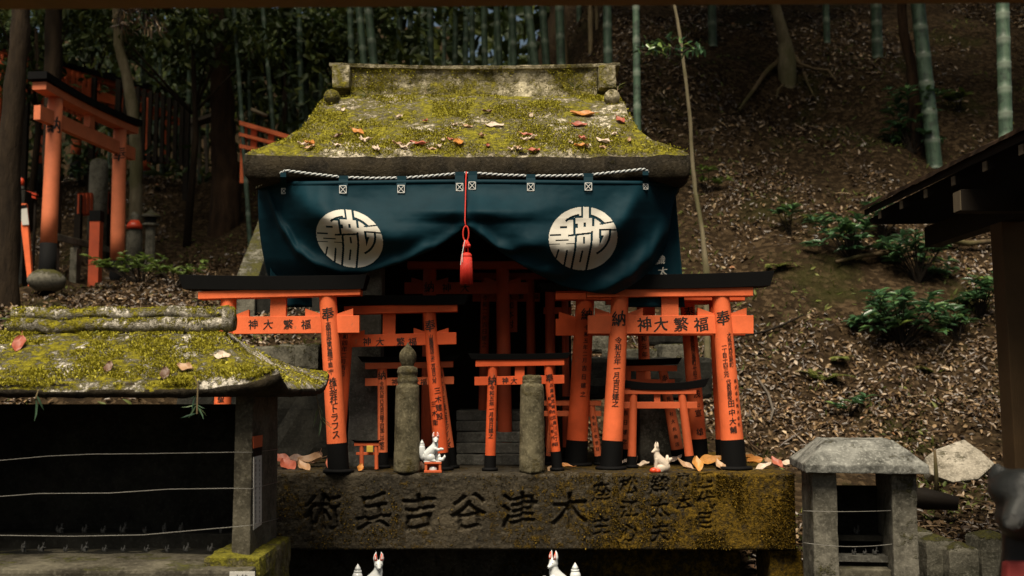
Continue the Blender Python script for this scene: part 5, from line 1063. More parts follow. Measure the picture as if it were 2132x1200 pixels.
# stone stairs climbing right of the bank
t = thing('stone_steps', 'dark stone stairs with a pale sloping side beam left of the shrine', 'stairs', tuple(at(540, 600, 4.6)))
a, b = at(484, 596, 4.0), at(556, 412, 5.9); w_ = .17; dn = Vector((0, 0, -.9)); mb = MB()
mb.hexa([a + dn, a + dn + Vector((w_, 0, 0)), b + dn + Vector((w_, 0, 0)), b + dn], [a, a + Vector((w_, 0, 0)), b + Vector((w_, 0, 0)), b]); mb.build('side_beam', M['bgstone'], t, bevel=.008, cuts=.12, rough=.004)
for k in range(9):
    f = (k + .2) / 9; c = a.lerp(b, f); MB().box((c.x + .75, c.y + .16, c.z - .55), (1.14, .32, .9)).build('step', M['darkstone'], t, bevel=.01)
bw = thing('fallen_branch', 'pale bent dead branch lying at the foot of the stone stairs', 'branch', tuple(ground_hit(538, 580, 3.0)))
bg_ = lambda px, py: ground_hit(px, py, 3.0) + Vector((0, -.03, .03))
q0 = bg_(540, 572); MB().tube([bg_(600, 566), bg_(565, 569), q0, bg_(516, 576)], [.035, .036, .03, .012], 8, wob=.3).build('log', M['root'], bw, True); sc_ = mpp(q0.y); MB().tube([q0, q0 + Vector((1 * sc_, .0, 34 * sc_)), q0 + Vector((9 * sc_, .02, 54 * sc_)), q0 + Vector((23 * sc_, .04, 76 * sc_))], [.026, .024, .026, .02], 8, wob=.3).build('fork', M['root'], bw, True)
# stones behind the small gates
def block(label, px, py, Y, sz, rz=0.0, mat='bgstone', name='stone_block', group=None, zoff=0.0):
    c = at(px, py, Y); g = thing(name, label, 'stone', (c.x, Y, c.z), group); MB().box((c.x, Y, c.z + sz[2] / 2), sz, rz=rz).build('stone', M[mat], g, bevel=min(sz) * .12, cuts=min(sz) * .35, rough=min(sz) * .06, rfreq=10); return g
block('long dark filler block added in the black gap below the tie beam of the leftmost gate', 590, 985, .95, (.95, .3, .43), 0, 'darkstone'); block('small mossy stone block stacked on the dark filler block at the left', 570, 770, 1.0, (.34, .24, .11), R(8)); block('rough mossy stone block behind the leftmost gate post', 640, 770, 1.0, (.2, .22, .12), R(-12))  # first block is added; the gap's darkness is put into its colour
block('dark stone block row behind the front right gates', 1330, 830, 1.75, (.75, .3, .22), R(3), 'darkstone'); block('squared mossy stone seen between the right gate posts', 1400, 752, 1.8, (.16, .2, .09), R(5)); block('dark rounded stone between the right gate posts', 1385, 720, 2.0, (.2, .2, .16), R(30), 'darkstone'); block('pale flat stone edge behind the right gate posts', 1310, 758, 1.85, (.3, .2, .08), R(-4)); block('mossy upright stone beside the left pillar of the right gates', 1262, 735, 2.0, (.2, .15, .4), R(8))
block('dark mossy upright stone behind the little brown gate', 1362, 966, .62, (.15, .12, .36), R(4), 'pillar3')
# leaning pale slab and log on the right
pts = [(1925, 953), (1950, 935), (2008, 915), (2044, 940), (2073, 966), (2038, 997), (1985, 1004), (1938, 988)]
g = thing('rock_slab', 'pale angular stone slab leaning on the leaf covered slope', 'rock', tuple(at(1995, 1003, 1.95)))
mb = MB(); P_ = []
for x, y in pts: P_.append(at(x, y, 1.9 + (1003 - y) * .0036))
mb.prism(P_, (0.01, .10, -.05)); mb.build('stone', M['rock'], g, bevel=.012, cuts=.06, rough=.006, rfreq=9)
g = thing('fallen_log', 'dark rotting log on the leaves behind the square bollards', 'log', tuple(at(1950, 1050, 1.35))); MB().tube([at(1880, 1030, 1.4), at(1925, 1040, 1.35), at(1995, 1050, 1.3)], [.045, .05, .035], 10, wob=.4).build('wood', M['wood'], g, True, rough=.004)
g = thing('stick', 'thin upright stick stuck in the leaves before the pale slab', 'stick', tuple(at(1950, 1030, 1.5))); MB().tube([at(1950, 1032, 1.5), at(1949, 990, 1.5), at(1946, 938, 1.5)], [.012, .011, .007], 7, wob=.3).build('wood', M['root'], g, True)

# ------------------------------------------------------------------ trees
def trunk_tree(label, px, py_base, Y, pts, rads, mat, cat='tree', crown=None, roots=None, name='tree', group=None):
    """pts: pixel points from base upward at depth Y"""
    P_ = [at(x, y, Y + dy) for x, y, dy in pts]; gz = zt(P_[0].x, P_[0].y); base = Vector((P_[0].x, P_[0].y, min(gz, P_[0].z) - .05)); t = thing(name, label, cat, tuple(base), group)
    if gz < P_[0].z - .02: P_ = [Vector((P_[0].x, P_[0].y - .02, gz - .35))] + P_; rads = [rads[0] * 1.15] + list(rads)
    top = P_[-1] + (P_[-1] - P_[-2]).normalized() * 4.0; P_.append(top); rads = list(rads) + [rads[-1] * .55]
    Q, Rr = [], []
    for i in range(len(P_) - 1):
        for k in range(6): Q.append(P_[i].lerp(P_[i + 1], k / 6)); Rr.append(lerp(rads[i], rads[i + 1], k / 6))
    Q.append(P_[-1]); Rr.append(rads[-1]); MB().tube(Q, Rr, 14, wob=.22).build('trunk', M[mat], t, True)
    if crown:
        n, c0, sp, L_, mt = crown; c = Vector(c0) if c0 else top; cl_ = RS.normal(size=(max(4, n // 90), 3)) * np.array(sp) * .55; idx = RS.randint(0, len(cl_), n)
        P3 = np.array(c)[None] + cl_[idx] + RS.normal(size=(n, 3)) * np.array(sp) * .16; L2 = L_ * (.6 + .8 * RS.rand(n))
        link('crown', leaf_mesh('crown', P3, rdir(n, -.3), rdir(n, .8), L2, L2 * .42, M[mt], RS.rand(n), origin=tuple(base)), t)
        for k in range(5):
            e = Vector(tuple(np.array(c) + cl_[k % len(cl_)])); MB().tube([P_[-2].lerp(top, .3 + .12 * k), (P_[-2].lerp(top, .4) + e) / 2 + Vector((0, 0, .2)), e], [rads[-1] * .4, rads[-1] * .25, rads[-1] * .1], 7).build('limb', M[mat], t, True)
    if roots:
        for rp, rr in roots:
            R3 = []
            for x, y, d in rp: q = at(x, y, d); q2 = Vector((q.x, q.y, q.z)); h_ = ground_hit(x, y); q2 = h_ + Vector((0, -.06, .05)) if h_ else q2; R3.append(q2)
            Q, Rr = [], []
            for i in range(len(R3) - 1):
                for k in range(4): Q.append(R3[i].lerp(R3[i + 1], k / 4)); Rr.append(lerp(rr[0], rr[1], (i + k / 4) / (len(R3) - 1)))
            Q.append(R3[-1]); Rr.append(rr[1]); MB().tube(Q, Rr, 8, wob=.3).build('root', M['root'], t, True)
    return t
trunk_tree('straight dark trunk at the far left edge, in front of the gates', 20, 640, 4.6, [(14, 640, 0), (22, 300, 0), (42, 60, 0), (46, -60, 0)], [.10, .085, .075, .07], 'bark', crown=(3600, (-4.6, 6.2, 6.6), (1.5, 1.5, 1.0), .13, 'canopy'))
trunk_tree('dark upright trunk hiding part of the upper left gate', 112, 420, 6.6, [(108, 440, 0), (110, 200, 0), (112, 20, 0), (112, -60, 0)], [.09, .085, .08, .08], 'bark', crown=(3600, (-4.6, 9.0, 7.4), (1.6, 1.6, 1.0), .14, 'canopy'))
trunk_tree('pale curved slim trunk behind the big gate at the left', 285, 420, 8.6, [(283, 430, 0), (284, 330, 0), (277, 230, 0), (262, 150, 0), (247, 95, 0), (243, -20, 0)], [.075, .07, .068, .062, .058, .05], 'bark_pale', crown=(2600, (-4.7, 12.6, 6.6), (1.3, 1.3, .7), .13, 'canopy'))
trunk_tree('thick rough brown trunk left of the red rail fence', 468, 380, 9.5, [(470, 385, 0), (465, 300, 0), (462, 200, 0), (455, 120, 0), (452, -20, 0)], [.18, .16, .14, .125, .115], 'bark_red', crown=(4600, (-3.7, 13.6, 6.9), (1.8, 1.5, 1.0), .14, 'canopy'))
trunk_tree('leaning trunk with spreading bare roots on the upper right slope', 1635, 120, ground_hit(1640, 160).y, [(1638, 128, -.05), (1634, 95, 0), (1624, 50, 0), (1610, 0, 0), (1600, -40, 0)], [.10, .08, .068, .06, .058], 'bark_pale', crown=(3200, (3.4, 9.6, 8.6), (2, 2, 1.2), .15, 'canopy'),
           roots=[([(1634, 105, 8.15), (1622, 138, 8.05), (1606, 152, 8.0), (1588, 172, 7.9), (1566, 205, 7.6), (1545, 232, 7.2), (1537, 247, 7.0)], (.04, .016)), ([(1640, 105, 8.15), (1648, 128, 8.05), (1662, 148, 8.0), (1690, 156, 7.95), (1722, 164, 7.9), (1738, 188, 7.7)], (.036, .010)), ([(1640, 110, 8.12), (1642, 140, 8.0), (1652, 151, 7.95), (1668, 152, 7.95)], (.025, .013)), ([(1672, 168, 7.8), (1680, 190, 7.55), (1692, 216, 7.3)], (.02, .01)), ([(1630, 190, 7.75), (1618, 205, 7.5), (1614, 220, 7.3)], (.018, .01))])
trunk_tree('red brown slim trunk left of the thick leaning bamboo', 1903, 200, 7.2, [(1905, 205, 0), (1896, 130, 0), (1880, 60, 0), (1876, -30, 0)], [.058, .052, .05, .048], 'bark_red')
trunk_tree('thin pale sapling rising beside the right end of the mossy roof', 1478, 565, 3.4, [(1470, 560, 0), (1462, 480, 0), (1448, 400, 0), (1441, 330, 0), (1437, 250, 0), (1428, 170, 0), (1418, 90, 0), (1410, 40, 0), (1402, 0, 0)], [.022, .016, .0155, .0145, .0135, .0125, .012, .0115, .011], 'bark_pale', cat='sapling', name='sapling')
def bamboo(px0, py0, px1, py1, Y, r, dead=False, label=None, group=None, gap=.34, extra=5.0):
    a, b = at(px0, py0, Y), at(px1, py1, Y); g = zt(a.x, a.y); d = (b - a).normalized()
    if a.z > g: a = a + d * ((g - .05 - a.z) / d.z)
    ln = (b - a).length + extra; V, F, A = [], [], []; n = 12; s_ = 0.0; rows = []
    while s_ < ln:
        rows += [(s_, 1.0, 1.0), (s_ + .012, 1.07, .9), (s_ + .022, .985, .25), (s_ + .05, .98, .0), (s_ + gap * .5, .975, 0.0), (s_ + gap - .035, .985, .0), (s_ + gap - .012, 1.03, .75)]; s_ += gap * (1 + .02 * random.random())
    bend = Vector((random.uniform(-.02, .02), 0, 0))
    for (q, k, m) in rows:
        c = a + d * q + bend * (q / ln * 2) ** 2; rr = r * k * (1 - .35 * q / ln)
        for i in range(n): t_ = 2 * math.pi * i / n; V.append((c.x + math.cos(t_) * rr, c.y + math.sin(t_) * rr, c.z)); A.append(m)
    F = [(j * n + i, j * n + (i + 1) % n, (j + 1) * n + (i + 1) % n, (j + 1) * n + i) for j in range(len(rows) - 1) for i in range(n)]
    o = MB().add(V, F).build('bamboo_culm', M['bamboo_dead' if dead else 'bamboo'], None, True, origin=(a.x, a.y, a.z)); at2 = o.data.attributes.new('node', 'FLOAT', 'POINT'); at2.data.foreach_set('value', np.array(A, np.float32))
    return tag(o, label, 'bamboo', group)
bamboo(1327, 225, 1325, 10, 5.0, .036, label='grey green bamboo stem rising right of the roof ridge', gap=.29)
def gbam(x0, y0, x1, w_px, **k):
    h = ground_hit(x0, y0); bamboo(x0, y0 + 4, x1, 0, h.y, w_px * .5 * mpp(h.y), **k)
gbam(1947, 350, 1911, 33, label='thick green bamboo stem leaning left on the right slope', gap=.30)
bamboo(2094, 300, 2086, 0, 2.6, .048, label='thick upright bamboo stem at the right edge above the hut eave', gap=.16)
gbam(1827, 120, 1824, 24, label='short visible bamboo stem high on the right slope', gap=.22)
gbam(1722, 88, 1719, 15, label='faint thin bamboo stem far up the right slope, left of the short one', gap=.3); gbam(1484, 95, 1482, 19, label='dim bamboo stem in shade right of the sapling', gap=.3); bamboo(1266, 135, 1264, 10, 7.0, .052, label='green bamboo stem just above the right end of the roof ridge', gap=.27)
bamboo(507, 300, 488, 15, 9.0, .030, label='thin green bamboo stem left of the roof, before the thick brown trunk', gap=.4); bamboo(572, 310, 560, 160, 9.6, .033, label='short green bamboo stem standing before the red rail fence', gap=.3)
for px, r, dx, Y, dead in ((735, .05, -4, 11, 0), (770, .055, -18, 9.5, 0), (792, .06, -20, 9, 0), (828, .05, 4, 12, 0), (852, .05, 2, 13, 0), (902, .05, -6, 12, 0), (925, .04, 0, 15, 0), (945, .045, 3, 13, 0), (968, .05, 2, 14, 0), (985, .045, -2, 12, 0), (1012, .05, -4, 11.5, 0), (1030, .04, 3, 15, 0), (1048, .05, -12, 11, 0), (1075, .055, -8, 10, 0), (1104, .045, 0, 13, 0), (1130, .06, -26, 9.2, 0), (1146, .055, -14, 9.6, 0), (1172, .06, -6, 9, 0), (1188, .03, -14, 11, 1), (1208, .045, -2, 12, 0), (1232, .035, -3, 9.8, 1), (1247, .028, -4, 10.4, 1), (1290, .04, -2, 12, 0), (700, .04, -3, 14, 0), (668, .045, 2, 13, 0), (640, .04, -4, 12, 0), (612, .045, 3, 14, 0), (585, .04, -2, 13, 0), (545, .035, 2, 14.5, 0), (880, .045, 1, 15, 0), (755, .04, 0, 15, 0), (1060, .035, 2, 16, 0), (1160, .04, 1, 15, 0), (1220, .04, 0, 15, 0), (335, .035, -3, 13, 0), (372, .04, 4, 14, 0), (352, .03, 2, 15, 0)):
    bamboo(px, 260, px + dx * 1.2, 15, Y, r, bool(dead), label='dry tan bamboo stem among the green ones above the roof' if dead else 'dark green bamboo stem in the dense grove behind the roof' if px > 500 else 'dark slim bamboo stem behind the grey stakes at the left', group='bamboo grove behind the shrine', gap=.36)
for px, r, dx, Y in ((165, .035, 3, 12.5), (205, .04, -2, 13.2), (228, .03, 2, 14), (300, .04, -3, 12.4), (322, .035, 2, 13.6), (392, .04, 3, 11.8), (415, .035, -3, 12.6), (432, .03, 2, 14), (522, .04, -3, 12), (536, .03, 3, 13.4), (600, .035, 4, 11.6), (630, .045, -5, 11.2), (655, .04, 3, 12.2)):
    bamboo(px, 300, px + dx * 1.5, 15, Y, r, label='dark slim bamboo stem in the wood at the upper left', group='bamboo stems in the upper left wood', gap=.36)
# grove foliage: masses nobody could count
def cloud(name, n, lo, hi, L_, mat, keep=None, asp=.3, up=.6, clump=.0):
    lo, hi = np.array(lo, float), np.array(hi, float); P = lo + (hi - lo) * RS.rand(int(n * 1.0), 3)
    if clump: k = max(6, n // 140); C_ = lo + (hi - lo) * RS.rand(k, 3); P = C_[RS.randint(0, k, n)] + RS.normal(size=(n, 3)) * clump
    if keep is not None: P = P[keep(P)]
    n = len(P); L2 = L_ * (.55 + .9 * RS.rand(n)); return tag(link(name, leaf_mesh(name, P, rdir(n, -.35), rdir(n, up), L2, L2 * asp, M[mat], RS.rand(n))), kind='stuff')
def elev(P): return (P[:, 2] - CAM.z) / (P[:, 1] - CAM.y)
cloud('unseen_shade_canopy', 52000, (-12, 4.0, 4.2), (13, 30, 14.5), .70, 'canopy', lambda P: (elev(P) > .45) & (P[:, 2] > 4.6 + .0 * P[:, 1]) & (P[:, 1] > 3.0 + .0 * np.abs(P[:, 0])) & (P[:, 2] < 15) & (RS.rand(len(P)) < np.where(P[:, 0] > -2.2, .46, .30)), .34, 1.4, .8)  # unseen crowns above the view, placed and thinned to shade the hill
cloud('far_forest', 16000, (-16, 18, 3), (8, 27, 12), .5, 'canopy', lambda P: (np.array([nz(p[0] * .5, p[2] * .5, 3, 2) for p in P]) > -.25), .4, .2)
cloud('undergrowth', 9000, (-8, 9.5, 4.0), (-1.2, 15, 7.0), .16, 'canopy', lambda P: np.array([(p[2] - zt(p[0], p[1])) < 2.6 and nz(p[0] * .9, p[1] * .9, p[2] * .9, 2) > .05 for p in P]), .4, .3)

# ------------------------------------------------------------------ plants
def shrub(label, px, py, Y, spread, n_st, leafL, mat='leaf', asp=.36, name='shrub', base=None, height=None, droop=.2):
    c = base or at(px, py, Y); g = zt(c.x, c.y); root = Vector((c.x, c.y, min(g, c.z) - .02)); t = thing(name, label, 'plant', tuple(root)); mb = MB(); P, D, N, L_ = [], [], [], []
    for k in range(n_st):
        th = random.uniform(0, 6.28); rr = math.sqrt(random.random()); tip = c + Vector((math.cos(th) * rr * spread[0], math.sin(th) * rr * spread[1], random.uniform(-.5, 1) * spread[2])); tip.z = max(tip.z, zt(tip.x, tip.y) + .04)
        m_ = root.lerp(tip, .5) + Vector((0, 0, .12 * spread[2])); mb.tube([root + Vector((random.uniform(-.02, .02), 0, 0)), m_, tip], [.007, .005, .003], 5)
        dr = (tip - m_).normalized()
        for j in range(random.randint(7, 11)):
            a = random.uniform(0, 6.28); side = Vector((math.cos(a), math.sin(a), random.uniform(-.25, .35))); d = (side + dr * .5).normalized(); P.append(tip.lerp(m_, random.random() * .45)); D.append(d); N.append((Vector((0, 0, 1)) + side * -droop + Vector((random.uniform(-.3, .3), random.uniform(-.5, .1), 0))).normalized()); L_.append(leafL * random.uniform(.6, 1.2))
    mb.build('stems', M['wood'], t); n = len(P); L_ = np.array(L_)
    link('foliage', leaf_mesh('foliage', np.array([tuple(p) for p in P]), np.array([tuple(p) for p in D]), np.array([tuple(p) for p in N]), L_, L_ * asp, M[mat], np.clip(RS.beta(2, 2.4, n), 0, 1), .3, .22, tuple(root)), t); return t
def gshrub(label, px, py, *a, **k):
    h = ground_hit(px, py + 10); off = k.pop('lift', .12); b = Vector((h.x, h.y - .08, h.z + off)); return shrub(label, px, py, h.y, *a, base=b, **k)
gshrub('broad leaved shrub with pale young leaves on the upper middle of the right slope', 1765, 520, (.34, .25, .22), 30, .12)
gshrub('dark glossy shrub, largest and lowest on the right slope', 1870, 700, (.40, .28, .24), 44, .12, lift=.14)
gshrub('glossy shrub just under the dead branch on the right slope', 1905, 570, (.33, .25, .22), 30, .11)
gshrub('small shrub at the right, between the low dark shrub and the hut post', 2030, 640, (.2, .2, .16), 15, .11)
gshrub('leafy shrub growing at the foot of the thick leaning bamboo', 1895, 300, (.30, .25, .40), 30, .13, lift=.25)
gshrub('small green sprout on the slope left of the hut eave tip', 1640, 470, (.12, .1, .1), 4, .13)
gshrub('small sprout of green leaves beside the thin sapling', 1470, 390, (.24, .2, .12), 6, .10, mat='leaf_lime')
gshrub('low leafy plant between the upper shrub and the hut eave', 1830, 480, (.16, .14, .14), 13, .11)
gshrub('little plant under the leaning bamboo at the right', 1990, 215, (.2, .15, .12), 5, .14, mat='leaf_lime')
gshrub('low plant in the shade of the lower right slope', 1760, 850, (.12, .12, .06), 5, .08, lift=.06)
gshrub('leafy seedling right of the largest dark shrub', 1985, 690, (.12, .12, .1), 7, .11)
t = thing('leafy_branch', 'horizontal spray of small dark leaves crossing the sapling and bamboo', 'branch', tuple(at(1395, 95, 3.6)))
a_, b_ = at(1440, 100, 2.95), at(1330, 98, 3.6); mb = MB(); mb.tube([at(1421, 110, 2.9), at(1390, 96, 3.3), at(1350, 100, 3.5), at(1325, 98, 3.6)], [.008, .006, .005, .003], 6); mb.tube([at(1421, 110, 2.9), at(1442, 96, 2.9), at(1458, 104, 2.9)], [.007, .005, .003], 6); mb.build('twig', M['wood'], t)
P = []; 
for k in range(95):
    f = random.random(); q = at(lerp(1328, 1462, f), lerp(98, 98, f) + random.gauss(0, 7), lerp(3.6, 2.9, f) + random.gauss(0, .08)); P.append(tuple(q))
n = len(P); L2 = .06 * (.7 + .6 * RS.rand(n)); link('foliage', leaf_mesh('foliage', P, rdir(n, -.2), rdir(n, 1.2), L2, L2 * .42, M['leaf'], RS.rand(n), origin=tuple(ORG[t.name])), t)
t = thing('hanging_foliage', 'dry brown leaf spray hanging down at the upper left', 'branch', tuple(at(270, 40, 6.5))); P = []; mb = MB()
for k in range(9):
    x = random.uniform(215, 340); mb.tube([at(270, -40, 6.5), at((270 + x) / 2, 5, 6.5), at(x, 58 + random.uniform(-15, 12), 6.5)], [.008, .006, .003], 5)
    for j in range(24): f = random.random(); P.append(tuple(at(lerp(270, x, f) + random.gauss(0, 6), lerp(-20, 60, f) + random.gauss(0, 8), 6.5 + random.gauss(0, .12))))
mb.build('twigs', M['wood'], t); n = len(P); link('foliage', leaf_mesh('foliage', P, rdir(n, -1.2), rdir(n, .2), .09, .022, M['litter'], RS.rand(n), origin=tuple(ORG[t.name])), t)
def leafy_tree(label, px, py, Y, sp, n, L_):
    c = at(px, py, Y); g = zt(c.x, c.y); t = thing('understory_tree', label, 'tree', (c.x, c.y, g - .05)); mb = MB(); mb.tube([(c.x, c.y, g - .05), (c.x + .08, c.y, (g + c.z) / 2), tuple(c)], [.05, .04, .02], 9); mb.build('trunk', M['bark'], t, True)
    k = max(5, n // 60); C_ = np.array(c) + RS.normal(size=(k, 3)) * np.array(sp) * .6; P = C_[RS.randint(0, k, n)] + RS.normal(size=(n, 3)) * np.array(sp) * .2
    for q in range(6): MB().tube([(c.x + .04, c.y, lerp(g, c.z, .6)), tuple(C_[q % k])], [.02, .006], 6).build('limb', M['bark'], t, True)
    L2 = L_ * (.6 + .8 * RS.rand(n)); link('crown', leaf_mesh('crown', P, rdir(n, -.3), rdir(n, 1.0), L2, L2 * .45, M['canopy'], RS.rand(n), origin=(c.x, c.y, g - .05)), t)
leafy_tree('dark leafy tree between the pale curved trunk and the thick brown trunk', 400, 60, 9.0, (.8, .7, .4), 1000, .12); leafy_tree('leafy dark tree above the red rail fence', 585, 80, 11.5, (1.0, .8, .5), 1000, .13); leafy_tree('dark leafy tree at the top left between the two upright trunks', 75, 60, 9.5, (.8, .7, .6), 1300, .12); leafy_tree('leafy tree behind the upper left gate beams', 190, 60, 11.6, (.9, .7, .45), 1000, .12); leafy_tree('dark leafy tree left of the bamboo grove above the roof', 690, 40, 12.0, (1.0, .8, .5), 800, .13)
gshrub('light green leafy seedlings beside the small stone lantern', 300, 575, (.50, .3, .12), 22, .085, mat='leaf_lime', asp=.42, lift=.14); gshrub('pale green seedling at the foot of the stone stairs', 370, 580, (.35, .2, .1), 12, .08, mat='leaf_lime', asp=.42, lift=.12); gshrub('small green plant at the left edge behind the mossy roof', 25, 700, (.25, .2, .08), 8, .08, mat='leaf_lime', lift=.05); gshrub('dark fern like plant between the big gate pillars', 172, 372, (.25, .2, .15), 8, .11)
def fern(label, px, py, n, L_, up=.5, mat='fern'):
    h = ground_hit(px, py); t = thing('fern', label, 'fern', tuple(h)); P, D, N, LL = [], [], [], []
    for k in range(n):
        a = random.uniform(0, 6.28); d = Vector((math.cos(a), math.sin(a) - .35, up + random.random() * .4)).normalized(); ln = L_ * random.uniform(.7, 1.1)
        for j in range(13):
            f = (j + 1) / 13; c = h + d * (ln * f) + Vector((0, 0, -.45 * ln * f * f)); dd = (d + Vector((0, 0, -.9 * f))).normalized(); s_ = dd.cross(Vector((0, 0, 1))).normalized()
            for sg in (-1, 1): P.append(tuple(c)); D.append(tuple((s_ * sg + dd * .45))); N.append((d.x * .1, -.3, 1)); LL.append(ln * .30 * (1 - f * .82) + .006)
    LL = np.array(LL); link('fronds', leaf_mesh('fronds', P, D, N, LL, LL * .34, M[mat], RS.rand(len(P)), .1, .1, tuple(h)), t)
fern('fern with yellowing fronds low on the right slope', 1712, 800, 7, .30); fern('green fern right of the black gate beam end', 1612, 560, 6, .26); fern('small fern above the pale slab on the right slope', 1745, 760, 5, .2); fern('fern hanging at the upper part of the right slope, left of the shrubs', 1690, 460, 5, .22); fern('bright little fern by the foot of the lower right shrub', 1945, 780, 5, .2)
g = thing('fallen_branch', 'long crooked dead branch lying across the right slope', 'branch', tuple(at(1900, 545, 4.6))); pts = [ground_hit(x, y + 2) + Vector((0, -.05, .05)) for x, y in ((1738, 562), (1790, 548), (1850, 540), (1900, 534), (1925, 520), (1970, 516), (2010, 522), (2060, 515))]; MB().tube(pts, [.012, .018, .022, .026, .028, .03, .026, .022], 8, wob=.3).build('wood', M['root'], g, True)
g = thing('fallen_branch', 'thin dark stick lying on the leaves right of the front gates', 'branch', tuple(at(1600, 715, 3.2))); pts = [ground_hit(x, y) + Vector((0, -.03, .03)) for x, y in ((1535, 714), (1590, 706), (1630, 690), (1672, 668))]; MB().tube(pts, [.008, .011, .01, .006], 7, wob=.3).build('wood', M['wood'], g, True)
g = thing('fallen_branch', 'grey bent stick on the leaves beside the right gate posts', 'branch', tuple(at(1600, 850, 2.2))); pts = [ground_hit(x, y) + Vector((0, -.03, .02)) for x, y in ((1575, 795), (1598, 830), (1608, 862), (1602, 890))]; MB().tube(pts, [.007, .010, .009, .006], 7, wob=.3).build('wood', M['greywood'], g, True)

# ------------------------------------------------------------------ fallen leaves on the stones
def dead_leaf(name, base, L_, W_, mi, nrm=(0, -.3, 1), curl=.3, label='', group=None, tilt=.0, wavy=1.0):
    n = Vector(nrm).normalized(); a = random.uniform(0, 6.28); d = Vector((math.cos(a), math.sin(a), 0)); d = (d - n * d.dot(n)).normalized(); s_ = n.cross(d); V, F = [], []; nu, nv = 8, 4
    for i in range(nu + 1):
        u = i / nu; wd = W_ * (math.sin(math.pi * (u * .94 + .03)) ** .8) * (1 - .25 * u)
        for j in range(nv + 1):
            v = j / nv * 2 - 1; z = abs(v) * wd * .5 * curl * 1.4 + curl * L_ * (u - .5) ** 2 * 1.2 + tilt * L_ * u + wavy * .004 * math.sin(u * 9 + v * 4 + a); V.append(Vector(base) + d * (L_ * (u - .5)) + s_ * (v * wd / 2) + n * (z + .002))
    for i in range(nu):
        for j in range(nv): F.append((i * 5 + j, i * 5 + j + 1, i * 5 + j + 6, i * 5 + j + 5))
    mb = MB(); mb.add(V, F); st_ = Vector(base) - d * (L_ * .5) + n * (curl * L_ * .3 + .002); b = len(mb.v); mb.tube([st_, st_ - d * L_ * .22 + n * .006], [.0012, .0009], 5); o = mb.build(name, FALL[mi], None, True, origin=tuple(base)); a_ = o.data.attributes.new('rnd', 'FLOAT', 'POINT'); a_.data.foreach_set('value', np.full(len(o.data.vertices), random.random(), np.float32)); return tag(o, label, 'leaf', group)
def on_roof(px, py):
    for k in range(1, 240):
        s_ = k / 240 * (len(ROOFP) - 1); a, b, z = roof_z(s_); y = RY - b; q = at(px, py, y)
        if q.z <= z + .001 and True:
            if abs(q.x - ecx) > a - .03: return None, 0
            if abs(at(px, py, y).z - z) < .02: return Vector((q.x, y, z + .004)), s_
    return None, 0
KIND = ['tan', 'red', 'orange', 'pale', 'brown']
LV = [(1212, 242, .125, .06, 2, 'large orange leaf lying high on the right of the mossy roof'), (1206, 264, .08, .05, 1, 'red leaf touching the large orange leaf on the roof'), (1292, 254, .075, .045, 1, 'dark red leaf near the right roof knob'), (1030, 266, .095, .05, 3, 'pale pink leaf in the middle of the mossy roof'), (1106, 244, .05, .03, 3, 'small pale leaf high on the right half of the roof'), (746, 279, .085, .045, 2, 'orange tan leaf on the left of the mossy roof'), (955, 302, .10, .06, 2, 'wide orange leaf near the eave centre'), (870, 303, .09, .05, 1, 'red leaf near the eave left of the wide orange leaf'), (645, 302, .07, .05, 2, 'orange leaf at the left end of the eave'), (760, 294, .06, .035, 3, 'pale folded leaf under the orange tan leaf'), (1255, 298, .10, .05, 3, 'pale ragged leaf on the right of the roof by the eave'), (1208, 307, .06, .045, 2, 'orange leaf at the eave right of centre'), (1112, 317, .06, .045, 1, 'red brown leaf hanging over the roof edge'), (1412, 312, .075, .03, 3, 'curled pale leaf at the right corner of the roof'), (715, 232, .04, .025, 3, 'small pale leaf beside the left roof knob')]
for px, py, L_, W_, mi, lab in LV:
    b, s_ = on_roof(px, py)
    if b: dead_leaf('fallen_leaf', b, L_ * .82, W_ * .82, mi, (0, -.45 if py > 280 else -.75, 1), .35, lab)
for k in range(34):
    px = random.uniform(620, 1330); py = random.choice([random.uniform(284, 316), random.uniform(290, 316), random.uniform(225, 290)]); b, s_ = on_roof(px, py)
    if b: mi = random.choice([3, 3, 0, 0, 1, 4, 3]); dead_leaf('fallen_leaf', b, random.uniform(.025, .052), random.uniform(.015, .028), mi, (random.uniform(-.3, .3), -.5, 1), random.uniform(.2, .7), f'small {KIND[mi]} dead leaf scattered on the mossy shrine roof', 'small dead leaves on the roof', random.uniform(0, .3))
SL = [(600, 974, .10, .07, 1), (618, 966, .10, .07, 4), (648, 970, .11, .07, 0), (660, 962, .10, .06, 4), (690, 977, .11, .05, 1), (585, 968, .09, .06, 1), (632, 976, .08, .05, 0), (750, 980, .05, .03, 2), (878, 979, .04, .03, 4), (1150, 978, .06, .04, 0), (1172, 975, .08, .022, 2), (1310, 968, .06, .04, 3), (1340, 972, .05, .035, 3), (1325, 962, .05, .03, 4), (1405, 966, .07, .03, 3), (1425, 974, .08, .04, 0), (1450, 979, .07, .05, 2), (1478, 971, .11, .07, 2), (1500, 976, .07, .04, 0), (1440, 962, .06, .04, 3), (1570, 970, .08, .05, 2), (1590, 975, .07, .04, 3), (1618, 972, .07, .04, 1), (1560, 962, .06, .04, 2), (1600, 965, .06, .035, 0), (1640, 970, .06, .04, 3), (1290, 974, .05, .03, 3)]
